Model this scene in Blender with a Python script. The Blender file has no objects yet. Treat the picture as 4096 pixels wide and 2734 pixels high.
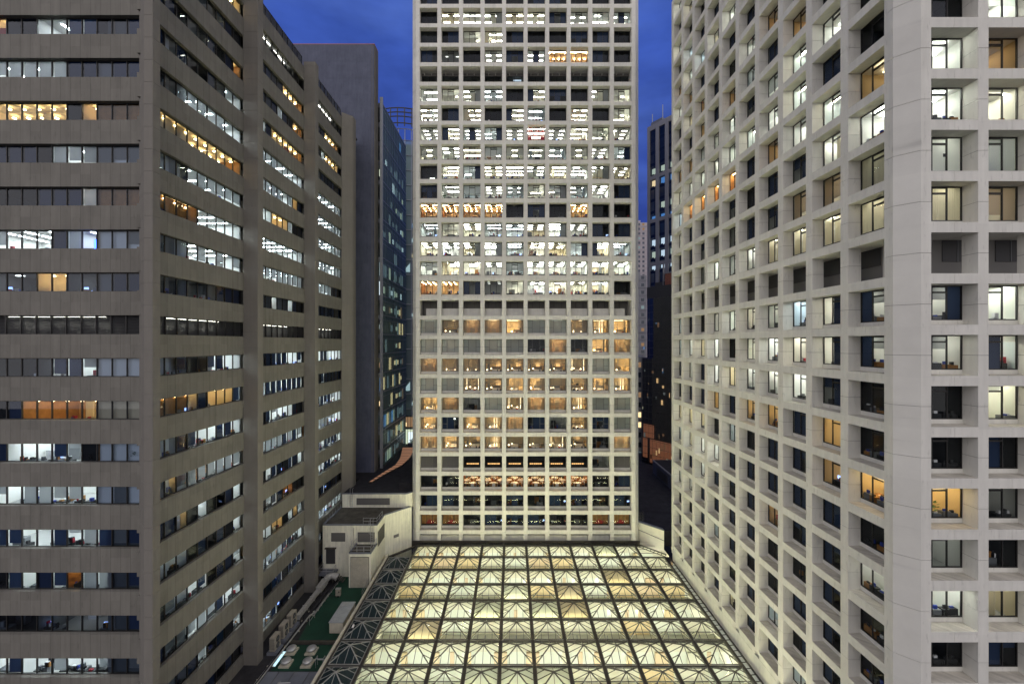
import bpy, math, random
from mathutils import Matrix, Vector

R = math.radians
F0 = 1635.0            # focal length in photo pixels
CZ = 60.0              # camera height above the street
scene = bpy.context.scene
col = bpy.data.collections.new("city")
scene.collection.children.link(col)

# ------------------------------------------------------------------ materials
def new_mat(name):
    m = bpy.data.materials.new(name)
    m.use_nodes = True
    nt = m.node_tree
    nt.nodes.clear()
    out = nt.nodes.new("ShaderNodeOutputMaterial")
    return m, nt, out

def N(nt, t, **kw):
    n = nt.nodes.new(t)
    for k, v in kw.items():
        setattr(n, k, v)
    return n

def plain(name, c, rough=0.6, spec=0.3, metal=0.0, noise=0.0, nscale=3.0):
    m, nt, out = new_mat(name)
    b = N(nt, "ShaderNodeBsdfPrincipled")
    b.inputs["Roughness"].default_value = rough
    b.inputs["Specular IOR Level"].default_value = spec
    b.inputs["Metallic"].default_value = metal
    if noise:
        tc = N(nt, "ShaderNodeTexCoord")
        no = N(nt, "ShaderNodeTexNoise")
        no.inputs["Scale"].default_value = nscale
        no.inputs["Detail"].default_value = 6
        no.inputs["Roughness"].default_value = 0.65
        nt.links.new(tc.outputs["Object"], no.inputs["Vector"])
        mr = N(nt, "ShaderNodeMapRange")
        mr.inputs["From Min"].default_value = 0.3
        mr.inputs["From Max"].default_value = 0.7
        mr.inputs["To Min"].default_value = 1 - noise
        mr.inputs["To Max"].default_value = 1 + noise
        nt.links.new(no.outputs["Fac"], mr.inputs["Value"])
        mx = N(nt, "ShaderNodeMix", data_type='RGBA', blend_type='MULTIPLY')
        mx.inputs["Factor"].default_value = 1
        mx.inputs["A"].default_value = (*c, 1)
        nt.links.new(mr.outputs["Result"], mx.inputs["B"])
        nt.links.new(mx.outputs["Result"], b.inputs["Base Color"])
    else:
        b.inputs["Base Color"].default_value = (*c, 1)
    nt.links.new(b.outputs[0], out.inputs[0])
    return m

def emit(name, c, s, sample='AUTO'):
    m, nt, out = new_mat(name)
    e = N(nt, "ShaderNodeEmission")
    e.inputs[0].default_value = (*c, 1)
    e.inputs[1].default_value = s
    nt.links.new(e.outputs[0], out.inputs[0])
    m.cycles.emission_sampling = sample
    return m

def cloth(name, c, t=0.5):
    """thin woven blind or curtain: part diffuse, part translucent"""
    m, nt, out = new_mat(name)
    d = N(nt, "ShaderNodeBsdfDiffuse")
    tr = N(nt, "ShaderNodeBsdfTranslucent")
    d.inputs[0].default_value = (*c, 1)
    tr.inputs[0].default_value = (*c, 1)
    mx = N(nt, "ShaderNodeMixShader")
    mx.inputs[0].default_value = t
    nt.links.new(d.outputs[0], mx.inputs[1])
    nt.links.new(tr.outputs[0], mx.inputs[2])
    nt.links.new(mx.outputs[0], out.inputs[0])
    return m

def voile(name, c, clear=0.5):
    m, nt, out = new_mat(name)
    d = N(nt, "ShaderNodeBsdfDiffuse"); tr = N(nt, "ShaderNodeBsdfTranslucent"); tp = N(nt, "ShaderNodeBsdfTransparent")
    d.inputs[0].default_value = (*c, 1); tr.inputs[0].default_value = (*c, 1)
    a = N(nt, "ShaderNodeMixShader"); b = N(nt, "ShaderNodeMixShader"); b.inputs[0].default_value = clear
    nt.links.new(d.outputs[0], a.inputs[1]); nt.links.new(tr.outputs[0], a.inputs[2])
    nt.links.new(a.outputs[0], b.inputs[1]); nt.links.new(tp.outputs[0], b.inputs[2]); nt.links.new(b.outputs[0], out.inputs[0])
    return m

def glass(name, tint, ior=1.5, boost=1.0, rough=0.0, frit=None, body=.4):
    m, nt, out = new_mat(name)
    tr = N(nt, "ShaderNodeBsdfTransparent")
    tr.inputs[0].default_value = (*tint, 1)
    gl = N(nt, "ShaderNodeBsdfGlossy")
    gl.inputs["Roughness"].default_value = rough
    gl.inputs[0].default_value = (0.9, 0.95, 1, 1)
    fr = N(nt, "ShaderNodeFresnel")
    fr.inputs[0].default_value = ior
    ml = N(nt, "ShaderNodeMath", operation='MULTIPLY')
    ml.use_clamp = True
    ml.inputs[1].default_value = boost
    mx = N(nt, "ShaderNodeMixShader")
    nt.links.new(fr.outputs[0], ml.inputs[0])
    nt.links.new(ml.outputs[0], mx.inputs[0])
    nt.links.new(tr.outputs[0], mx.inputs[1])
    nt.links.new(gl.outputs[0], mx.inputs[2])
    res = mx
    if frit:
        df = N(nt, "ShaderNodeBsdfDiffuse"); df.inputs[0].default_value = (*frit, 1)
        res = N(nt, "ShaderNodeMixShader"); res.inputs[0].default_value = body
        nt.links.new(mx.outputs[0], res.inputs[1]); nt.links.new(df.outputs[0], res.inputs[2])
    nt.links.new(res.outputs[0], out.inputs[0])
    return m

def weathered(name, c, panel=0.0, pw=1.345, pz=3.807, streak=0.06, blotch=0.06, drip=0.0, seam=0.0):
    """cast concrete / stone cladding: blotches, vertical rain streaks, optional panel-to-panel tone changes"""
    m, nt, out = new_mat(name)
    L = nt.links.new
    b = N(nt, "ShaderNodeBsdfPrincipled")
    b.inputs["Roughness"].default_value = 0.75
    b.inputs["Specular IOR Level"].default_value = 0.25
    tc = N(nt, "ShaderNodeTexCoord")
    sx = N(nt, "ShaderNodeSeparateXYZ")
    L(tc.outputs["Object"], sx.inputs[0])
    add = N(nt, "ShaderNodeMath", operation='ADD')
    L(sx.outputs[0], add.inputs[0]); L(sx.outputs[1], add.inputs[1])
    # streaks: noise stretched along z
    cv = N(nt, "ShaderNodeCombineXYZ")
    mz = N(nt, "ShaderNodeMath", operation='MULTIPLY'); mz.inputs[1].default_value = 0.12
    L(sx.outputs[2], mz.inputs[0])
    L(add.outputs[0], cv.inputs[0]); L(mz.outputs[0], cv.inputs[2])
    n1 = N(nt, "ShaderNodeTexNoise"); n1.inputs["Scale"].default_value = 2.2; n1.inputs["Detail"].default_value = 5
    L(cv.outputs[0], n1.inputs["Vector"])
    n2 = N(nt, "ShaderNodeTexNoise"); n2.inputs["Scale"].default_value = 0.35; n2.inputs["Detail"].default_value = 7
    n2.inputs["Roughness"].default_value = 0.7
    L(tc.outputs["Object"], n2.inputs["Vector"])
    def rng(src, amt):
        r = N(nt, "ShaderNodeMapRange")
        r.inputs["From Min"].default_value = 0.3; r.inputs["From Max"].default_value = 0.7
        r.inputs["To Min"].default_value = 1 - amt; r.inputs["To Max"].default_value = 1 + amt
        L(src, r.inputs["Value"]); return r.outputs["Result"]
    a = rng(n1.outputs["Fac"], streak); bl = rng(n2.outputs["Fac"], blotch)
    mu = N(nt, "ShaderNodeMath", operation='MULTIPLY'); L(a, mu.inputs[0]); L(bl, mu.inputs[1])
    res = mu.outputs[0]
    if panel:
        dv = N(nt, "ShaderNodeMath", operation='DIVIDE'); dv.inputs[1].default_value = pw
        L(add.outputs[0], dv.inputs[0])
        fl = N(nt, "ShaderNodeMath", operation='FLOOR'); L(dv.outputs[0], fl.inputs[0])
        dz = N(nt, "ShaderNodeMath", operation='DIVIDE'); dz.inputs[1].default_value = pz
        L(sx.outputs[2], dz.inputs[0])
        fz = N(nt, "ShaderNodeMath", operation='FLOOR'); L(dz.outputs[0], fz.inputs[0])
        c2 = N(nt, "ShaderNodeCombineXYZ"); L(fl.outputs[0], c2.inputs[0]); L(fz.outputs[0], c2.inputs[1])
        wn = N(nt, "ShaderNodeTexWhiteNoise"); L(c2.outputs[0], wn.inputs["Vector"])
        r = N(nt, "ShaderNodeMapRange"); r.inputs["To Min"].default_value = 1 - panel; r.inputs["To Max"].default_value = 1 + panel
        L(wn.outputs["Value"], r.inputs["Value"])
        m2 = N(nt, "ShaderNodeMath", operation='MULTIPLY'); L(res, m2.inputs[0]); L(r.outputs["Result"], m2.inputs[1])
        res = m2.outputs[0]
    if drip:                                    # narrow dark run-off marks
        c3 = N(nt, "ShaderNodeCombineXYZ"); mz2 = N(nt, "ShaderNodeMath", operation='MULTIPLY'); mz2.inputs[1].default_value = .22
        L(sx.outputs[2], mz2.inputs[0]); L(add.outputs[0], c3.inputs[0]); L(mz2.outputs[0], c3.inputs[2])
        n4 = N(nt, "ShaderNodeTexNoise"); n4.inputs["Scale"].default_value = 5.0; n4.inputs["Detail"].default_value = 3; L(c3.outputs[0], n4.inputs["Vector"])
        r4 = N(nt, "ShaderNodeMapRange"); r4.inputs["From Min"].default_value = .60; r4.inputs["From Max"].default_value = .74
        r4.inputs["To Min"].default_value = 1; r4.inputs["To Max"].default_value = 1 - drip; L(n4.outputs["Fac"], r4.inputs["Value"])
        m4 = N(nt, "ShaderNodeMath", operation='MULTIPLY'); L(res, m4.inputs[0]); L(r4.outputs["Result"], m4.inputs[1]); res = m4.outputs[0]
    if seam:                                    # vertical joints between cladding panels
        d5 = N(nt, "ShaderNodeMath", operation='DIVIDE'); d5.inputs[1].default_value = seam; L(add.outputs[0], d5.inputs[0])
        f5 = N(nt, "ShaderNodeMath", operation='FRACT'); L(d5.outputs[0], f5.inputs[0])
        l5 = N(nt, "ShaderNodeMath", operation='GREATER_THAN'); l5.inputs[1].default_value = .035; L(f5.outputs[0], l5.inputs[0])
        r5 = N(nt, "ShaderNodeMapRange"); r5.inputs["To Min"].default_value = .6; r5.inputs["To Max"].default_value = 1; L(l5.outputs[0], r5.inputs["Value"])
        m5 = N(nt, "ShaderNodeMath", operation='MULTIPLY'); L(res, m5.inputs[0]); L(r5.outputs["Result"], m5.inputs[1]); res = m5.outputs[0]
    mx = N(nt, "ShaderNodeMix", data_type='RGBA', blend_type='MULTIPLY')
    mx.inputs["Factor"].default_value = 1
    mx.inputs["A"].default_value = (*c, 1)
    L(res, mx.inputs["B"])
    L(mx.outputs["Result"], b.inputs["Base Color"])
    L(b.outputs[0], out.inputs[0])
    return m

M = {}
M['white'] = weathered("white_concrete", (0.66, 0.648, 0.585), panel=.035, pw=2.01, pz=1.79, streak=0.06, blotch=0.05, drip=.2)
M['ledge'] = weathered("stained_ledge", (0.50, 0.47, 0.40), streak=0.2, blotch=0.3)
M['joint'] = plain("joint_mastic", (0.16, 0.15, 0.14), 0.9)
M['stone'] = weathered("granite_cladding", (0.172, 0.164, 0.142), panel=0.075, pw=.897, streak=0.10, blotch=0.06, drip=.2, seam=.897)
M['pier'] = weathered("granite_pier", (0.19, 0.178, 0.155), streak=0.05, blotch=0.08)
M['slab'] = weathered("board_marked_concrete", (0.096, 0.106, 0.150), streak=0.10, blotch=0.18, drip=.25)
M['black'] = plain("black_frame", (0.018, 0.018, 0.018), 0.4, 0.4)
M['grey_frame'] = plain("grey_frame", (0.16, 0.17, 0.17), 0.4, 0.4)
M['glass'] = glass("window_glass", (0.90, 0.93, 0.92), 1.45, .6)
M['wall'] = plain("office_wall", (0.80, 0.80, 0.76), 0.8)
M['ceil'] = plain("office_ceiling", (0.85, 0.85, 0.82), 0.9)
M['carpet'] = plain("office_carpet", (0.42, 0.42, 0.41), 0.95)
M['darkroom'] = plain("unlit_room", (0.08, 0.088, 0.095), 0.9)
M['wood'] = plain("wood_panel", (0.36, 0.17, 0.05), 0.5, noise=0.2, nscale=2)
M['warmwall'] = plain("warm_wall", (0.78, 0.62, 0.38), 0.8)
M['wallblue'] = plain('pale_blue_wall', (0.60, 0.68, 0.72), 0.8)
M['wallcream'] = plain('cream_wall', (0.74, 0.66, 0.48), 0.8)
M['redwall'] = plain("red_wall", (0.45, 0.05, 0.04), 0.7)
M['furn'] = plain("dark_furniture", (0.025, 0.027, 0.03), 0.6)
M['furn2'] = plain("grey_furniture", (0.17, 0.18, 0.19), 0.6)
M['paper'] = plain("paper", (0.75, 0.75, 0.75), 0.8)
M['redcloth'] = plain("red_chair", (0.45, 0.03, 0.05), 0.7)
M['bluecloth'] = plain("blue_chair", (0.04, 0.07, 0.35), 0.7)
M['linen'] = plain("white_linen", (0.78, 0.74, 0.70), 0.8)
M['leaf'] = plain("houseplant_leaf", (0.05, 0.14, 0.04), 0.5, noise=0.4, nscale=9)
M['skin'] = plain("skin", (0.45, 0.28, 0.2), 0.6)
M['terracotta'] = plain("terracotta", (0.42, 0.17, 0.08), 0.7, noise=0.1)
M['lamp'] = emit("tube_lamp", (0.98, 1.0, 0.90), 62)
M['lampwhite'] = emit("cool_tube_lamp", (0.88, 0.98, 1.0), 50)
M['lampcream'] = emit("cream_tube_lamp", (1.0, 0.94, 0.74), 50)
M['lampdim'] = emit("dimmed_lamp", (0.95, 1.0, 0.9), 4)
M['lampmid'] = emit("downlight", (1.0, 0.98, 0.86), 22)
M['warm'] = emit("warm_lamp", (1.0, 0.74, 0.36), 38)
M['warmdim'] = emit("warm_dim_lamp", (1.0, 0.72, 0.38), 32)
M['spot'] = emit("halogen_spot", (1.0, 0.72, 0.42), 80)
M['amber'] = emit('amber_glow', (1.0, 0.55, 0.2), 1.3)
M['bulb'] = emit('bedside_lamp', (1.0, 0.78, 0.45), 7)
M['lid'] = plain('pale_metal_lid', (0.34, 0.36, 0.36), 0.6, noise=0.15, nscale=1.5)
M['screen'] = emit("monitor_screen", (0.35, 0.5, 1.0), 2.5)
M['blue'] = emit("blue_display", (0.08, 0.2, 1.0), 6)
M['blind'] = cloth("grey_blind", (0.33, 0.34, 0.34), 0.5)
M['blinddark'] = cloth("sky_tinted_blind", (0.035, 0.055, 0.11), 0.12)  # navy puts the reflected dusk sky into the blind colour
M['blindwhite'] = cloth("white_blind", (0.80, 0.82, 0.78), 0.5)
M['curtain'] = cloth("cream_curtain", (0.82, 0.74, 0.55), 0.55)
M['voile'] = voile('beige_voile', (0.58, 0.50, 0.38), 0.5)
M['greyvoile'] = voile('grey_voile', (0.66, 0.70, 0.68), 0.3)
M['drape'] = cloth('taupe_drape', (0.30, 0.25, 0.20), 0.3)
M['leftglass'] = glass('reflective_office_glass', (0.72, 0.82, 0.96), 1.5, 1.1)
M['sheer'] = cloth("beige_sheer", (0.48, 0.40, 0.31), 0.5)
M['shutter'] = plain("dark_louvre", (0.05, 0.05, 0.052), 0.5)
M['greylouvre'] = plain("grey_louvre", (0.17, 0.165, 0.155), 0.6)
M['asphalt'] = plain("roof_asphalt", (0.030, 0.029, 0.032), 0.9, noise=0.35, nscale=0.8)
M['felt'] = plain("mossy_roof", (0.075, 0.068, 0.055), 0.95, noise=0.5, nscale=0.7)
M['green'] = plain("green_roof_coating", (0.012, 0.05, 0.030), 0.7, noise=0.25, nscale=0.6)
M['membrane'] = plain("grey_membrane", (0.15, 0.16, 0.185), 0.6, noise=0.2, nscale=0.6)
M['render'] = weathered("stained_render", (0.80, 0.78, 0.63), streak=0.12, blotch=0.10, drip=.3)
M['steel'] = plain("galvanised_steel", (0.5, 0.5, 0.49), 0.45, metal=0.6)
M['duct'] = plain("duct_metal", (0.42, 0.41, 0.38), 0.5, metal=0.3, noise=0.2, nscale=3)
M['cream'] = plain("cream_paint", (0.55, 0.51, 0.40), 0.6, noise=0.15, nscale=2)
M['acpaint'] = plain('weathered_cream_paint', (0.34, 0.31, 0.25), 0.6, noise=0.2, nscale=2)
M['sky_frame'] = plain("bronze_skylight_frame", (0.045, 0.040, 0.034), 0.5, 0.4, noise=0.3, nscale=2)
M['sky_bar'] = plain("aluminium_bar", (0.075, 0.072, 0.062), 0.4, 0.4)
M['sky_bar_pale'] = plain("pale_aluminium_bar", (0.30, 0.295, 0.27), 0.4, 0.4)
M['sky_glass'] = glass("skylight_glass", (0.92, 0.96, 0.90), 1.45, 1.0)
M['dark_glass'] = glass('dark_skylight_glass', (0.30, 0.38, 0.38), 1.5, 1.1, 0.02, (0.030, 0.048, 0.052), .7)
M['atrium'] = plain("atrium_plaster", (0.79, 0.76, 0.64), 0.8)
M['panel'] = plain("atrium_white_panel", (0.82, 0.84, 0.76), 0.6)
M['facade_fill'] = emit('added_facade_fill', (1.0, .94, .54), 34)
M['atriumlamp2'] = emit('atrium_lamp_strong', (1.0, 1.0, .93), 27)
M['atriumlamp'] = emit("atrium_lamp", (1.0, 1.0, 0.92), 15)
M['terrawall'] = plain('beige_plaster', (0.74, 0.58, 0.40), 0.8)
M['well'] = plain('unlit_well_floor', (0.07, 0.10, 0.105), 0.5)
M['shade'] = cloth("beige_shade", (0.52, 0.44, 0.33), 0.35)
M['shadepale'] = cloth("pale_shade", (0.62, 0.63, 0.55), 0.4)
M['street'] = plain("street_asphalt", (0.045, 0.045, 0.047), 0.8, noise=0.2, nscale=0.5)
M['curtainwall'] = glass("teal_curtain_wall", (0.50, 0.62, 0.62), 1.5, .45, 0.0, (0.40, 0.56, 0.58))
M['bronze'] = glass("bronze_glass", (0.40, 0.36, 0.33), 1.7, 1.5)
M['mullion'] = plain("silver_mullion", (0.35, 0.37, 0.40), 0.4, metal=0.4)
M['greystone'] = weathered("grey_granite", (0.24, 0.24, 0.26), streak=0.05, blotch=0.06)
M['navyglass'] = glass("navy_glass", (0.55, 0.60, 0.68), 1.55, 1.0)
M['hill'] = plain("hill_woodland", (0.03, 0.05, 0.045), 1.0, noise=0.5, nscale=0.02)
M['pinkwall'] = weathered("pale_render", (0.42, 0.38, 0.40))
M['redbox'] = plain("red_brown_cladding", (0.26, 0.10, 0.07), 0.7, noise=0.2)
M['lit_cool'] = emit("lit_window_cool", (0.80, 0.95, 1.0), 1.2, 'NONE')
M['lit_warm'] = emit("lit_window_warm", (1.0, 0.72, 0.36), 1.5, 'NONE')
M['lit_blue'] = emit("lit_window_blue", (0.15, 0.42, 0.9), 0.8, 'NONE')
M['lit_pale'] = emit("lit_window_pale", (0.75, 0.85, 0.62), 0.9, 'NONE')
M['lit_faint'] = emit('dim_lit_window', (0.55, 0.72, 0.75), 0.35, 'NONE')
M['lit_amber'] = emit('dim_amber_window', (0.9, 0.55, 0.3), 0.3, 'NONE')
M['brick_reflection'] = emit('brick_reflection_glow', (0.85, 0.36, 0.2), 0.42, 'NONE')
M['bronzewall'] = plain('bronze_wall', (0.03, 0.025, 0.02), 0.6)
M['ribbon'] = emit("copper_rooflight", (1.0, 0.50, 0.30), 0.30, 'AUTO')
M['coolglow'] = emit("cool_rooflight", (0.6, 0.9, 1.0), 1.3, 'AUTO')

# ------------------------------------------------------------------ mesh builder
class MB:
    def __init__(self):
        self.v = []; self.f = []; self.m = []; self.mats = []
        self.T = Matrix.Identity(4)
    def mi(self, k):
        if k not in self.mats: self.mats.append(k)
        return self.mats.index(k)
    def poly(self, pts, k):
        i = len(self.v)
        self.v += [tuple(self.T @ Vector(p)) for p in pts]
        self.f.append(tuple(range(i, i + len(pts)))); self.m.append(self.mi(k))
    def box(self, x0, x1, y0, y1, z0, z1, k, skip=""):
        i = len(self.v)
        self.v += [tuple(self.T @ Vector(p)) for p in
                   [(x0,y0,z0),(x1,y0,z0),(x1,y1,z0),(x0,y1,z0),(x0,y0,z1),(x1,y0,z1),(x1,y1,z1),(x0,y1,z1)]]
        fs = {'b':(0,3,2,1),'t':(4,5,6,7),'f':(0,1,5,4),'r':(1,2,6,5),'k':(2,3,7,6),'l':(3,0,4,7)}
        mi = self.mi(k)
        for n, q in fs.items():
            if n not in skip:
                self.f.append(tuple(i + a for a in q)); self.m.append(mi)
    def prism(self, pts, z0, z1, k, kt=None):
        """vertical prism over a plan outline (counter-clockwise)"""
        n = len(pts); i = len(self.v)
        self.v += [tuple(self.T @ Vector((p[0], p[1], z0))) for p in pts]
        self.v += [tuple(self.T @ Vector((p[0], p[1], z1))) for p in pts]
        mi = self.mi(k)
        for a in range(n):
            b = (a + 1) % n
            self.f.append((i+a, i+b, i+n+b, i+n+a)); self.m.append(mi)
        self.f.append(tuple(i+n+a for a in range(n))); self.m.append(self.mi(kt or k))
        self.f.append(tuple(i+a for a in reversed(range(n)))); self.m.append(mi)
    def bar(self, a, b, w, h, k, up=Vector((0,0,1))):
        """rectangular bar from a to b"""
        a = Vector(a); b = Vector(b); d = (b - a)
        if d.length < 1e-6: return
        d.normalize()
        s = d.cross(up)
        if s.length < 1e-4: s = d.cross(Vector((1,0,0)))
        s.normalize(); u = s.cross(d)
        s *= w/2; u *= h/2
        i = len(self.v)
        for p in (a, b):
            for q in (-s-u, s-u, s+u, -s+u):
                self.v.append(tuple(self.T @ (p + q)))
        mi = self.mi(k)
        for q in ((0,1,5,4),(1,2,6,5),(2,3,7,6),(3,0,4,7),(3,2,1,0),(4,5,6,7)):
            self.f.append(tuple(i+x for x in q)); self.m.append(mi)
    def tube(self, pts, r, k, n=8):
        pts = [Vector(p) for p in pts]
        rings = []
        mi = self.mi(k)
        for j, p in enumerate(pts):
            d = (pts[min(j+1, len(pts)-1)] - pts[max(j-1, 0)]).normalized()
            s = d.cross(Vector((0,0,1)))
            if s.length < 1e-3: s = Vector((1,0,0))
            s.normalize(); u = s.cross(d)
            rr = r[j] if isinstance(r, (list, tuple)) else r
            i = len(self.v)
            for a in range(n):
                t = 2*math.pi*a/n
                self.v.append(tuple(self.T @ (p + s*math.cos(t)*rr + u*math.sin(t)*rr)))
            rings.append(i)
        for j in range(len(rings)-1):
            for a in range(n):
                b = (a+1) % n
                self.f.append((rings[j]+a, rings[j]+b, rings[j+1]+b, rings[j+1]+a)); self.m.append(mi)
        self.f.append(tuple(rings[0]+a for a in reversed(range(n)))); self.m.append(mi)
        self.f.append(tuple(rings[-1]+a for a in range(n))); self.m.append(mi)
    def lathe(self, prof, k, n=20, c=(0,0,0)):
        i = len(self.v); mi = self.mi(k)
        for r, z in prof:
            for a in range(n):
                t = 2*math.pi*a/n
                self.v.append(tuple(self.T @ Vector((c[0]+r*math.cos(t), c[1]+r*math.sin(t), c[2]+z))))
        for j in range(len(prof)-1):
            for a in range(n):
                b = (a+1) % n
                self.f.append((i+j*n+a, i+j*n+b, i+(j+1)*n+b, i+(j+1)*n+a)); self.m.append(mi)
        self.f.append(tuple(i+(len(prof)-1)*n+a for a in range(n))); self.m.append(mi)
    def mesh(self, name, smooth=False):
        me = bpy.data.meshes.new(name)
        me.from_pydata(self.v, [], self.f)
        for k in self.mats: me.materials.append(M[k])
        me.polygons.foreach_set("material_index", self.m)
        if smooth:
            me.polygons.foreach_set("use_smooth", [True]*len(self.f))
        me.update()
        return me
    def build(self, name, parent=None, smooth=False):
        return link(name, self.mesh(name, smooth), parent)

def link(name, me, parent=None, mat=None):
    o = bpy.data.objects.new(name, me)
    col.objects.link(o)
    if parent: o.parent = parent
    if mat is not None: o.matrix_local = mat
    return o

def tag(o, label, cat, group=None):
    o["label"] = label; o["category"] = cat
    if group: o["group"] = group
    return o

def thing(name, label, cat, loc=(0,0,0), group=None, rz=0):
    o = bpy.data.objects.new(name, None); col.objects.link(o)
    o.location = loc; o.rotation_euler = (0,0,rz); o.empty_display_size = 0.5
    return tag(o, label, cat, group)

def structure(o):
    o["kind"] = "structure"; return o

def frame_at(x, y, z, rz):
    return Matrix.Translation((x, y, z)) @ Matrix.Rotation(rz, 4, 'Z')

# ------------------------------------------------------------------ rooms seen behind windows
# local frame of a window: origin at the middle of its lower edge in the glass plane, x to the right seen from outside, y inwards, z up
def furniture(mb, rng, w, zf, y0, y1, dens=1.0, warm=False):
    x = -w/2 + 0.1
    while x < w/2 - 0.3:                       # desks, screens, cabinets, chairs close to the window
        t = rng.random(); ww = rng.uniform(0.4, 1.3); y = rng.uniform(0.25, 0.7)
        if t < 0.72*dens:
            k = rng.choice(['furn', 'furn', 'furn', 'furn2', 'wood' if warm else 'furn2'])
            h = rng.uniform(0.55, 0.95)
            mb.box(x, x+ww*.95, y, y+0.6, zf, zf+h, k)
            for q in range(rng.randint(1, 4)):
                px = x + rng.uniform(0.05, ww*.8); s = rng.uniform(0.1, 0.36)
                kk = rng.choice(['furn', 'furn', 'paper', 'furn2', 'redcloth', 'bluecloth', 'wood'])
                mb.box(px, px+s, y+0.1, y+0.3, zf+h, zf+h+rng.uniform(0.1, 0.5), kk)
            if rng.random() < 0.2:
                mb.box(x+.1, x+.5, y+0.32, y+0.36, zf+h+.12, zf+h+.4, 'screen')
        x += ww
    for q in range(int(4*dens)):               # deeper in the room
        x = rng.uniform(-w/2, w/2-.9); y = rng.uniform(1.5, y1-1)
        h = rng.choice([0.75, 0.75, 1.1, 1.25, 1.9])
        mb.box(x, x+rng.uniform(.5, 1.4), y, y+.5, zf, zf+h, rng.choice(['furn', 'furn2', 'paper', 'furn2', 'wood']))

def shelf(mb, rng, x, y, zf, w=0.9, h=2.0, k='wood'):
    mb.box(x, x+w, y+.3, y+.33, zf, zf+h, k)
    for s in range(6):
        z = zf + s*h/5
        mb.box(x, x+w, y, y+.3, z, z+.03, k)
        if s < 5:
            xx = x+.02
            while xx < x+w-.08:
                bw = rng.uniform(.03, .09)
                if rng.random() < .85:
                    mb.box(xx, xx+bw, y+.04, y+.26, z+.03, z+.03+rng.uniform(.2, .32), rng.choice(['paper','furn2','redcloth','bluecloth','furn','wood']))
                xx += bw+.005

def shell(mb, w, zf, zc, d, wall, ceil, floor, back=None, y0=0.06):
    x0, x1 = -w/2, w/2
    mb.poly([(x0,y0,zf),(x1,y0,zf),(x1,d,zf),(x0,d,zf)], floor)
    mb.poly([(x0,y0,zc),(x0,d,zc),(x1,d,zc),(x1,y0,zc)], ceil)
    mb.poly([(x0,y0,zf),(x0,d,zf),(x0,d,zc),(x0,y0,zc)], wall)
    mb.poly([(x1,y0,zf),(x1,y0,zc),(x1,d,zc),(x1,d,zf)], wall)
    mb.poly([(x0,d,zf),(x1,d,zf),(x1,d,zc),(x0,d,zc)], back or wall)

def strips(mb, w, zc, ys, k, frac=0.9, t=0.13):
    for y in ys:
        mb.box(-w/2*frac, w/2*frac, y, y+t, zc-.05, zc-.01, k, 'fkrl')

def panels(mb, w, zc, d, k, n=3, m=3, s=0.5):
    for i in range(n):
        for j in range(m):
            x = -w/2 + w*(i+.5)/n; y = 0.7 + (d-1.2)*(j+.5)/m
            mb.box(x-s/2, x+s/2, y-s/10, y+s/10, zc-.05, zc-.01, k, 'fkrl')

def blind_part(mb, xs, h, fr, k, y=0.12):
    """roller blinds drawn over the panes xs=[(x0,x1)...] down to the fraction fr"""
    for (a, b), f in zip(xs, fr):
        if f > 0: mb.poly([(a,y,h*(1-f)),(b,y,h*(1-f)),(b,y,h),(a,y,h)], k)

def pleated(mb, x0, x1, z0, z1, y, k, pitch=0.16):
    n = max(2, int((x1-x0)/pitch)*2); prev = None
    for i in range(n+1):
        x = x0 + (x1-x0)*i/n; yy = y + (0.05 if i % 2 else 0)
        if prev: mb.poly([(prev[0],prev[1],z0),(x,yy,z0),(x,yy,z1),(prev[0],prev[1],z1)], k)
        prev = (x, yy)

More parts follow.
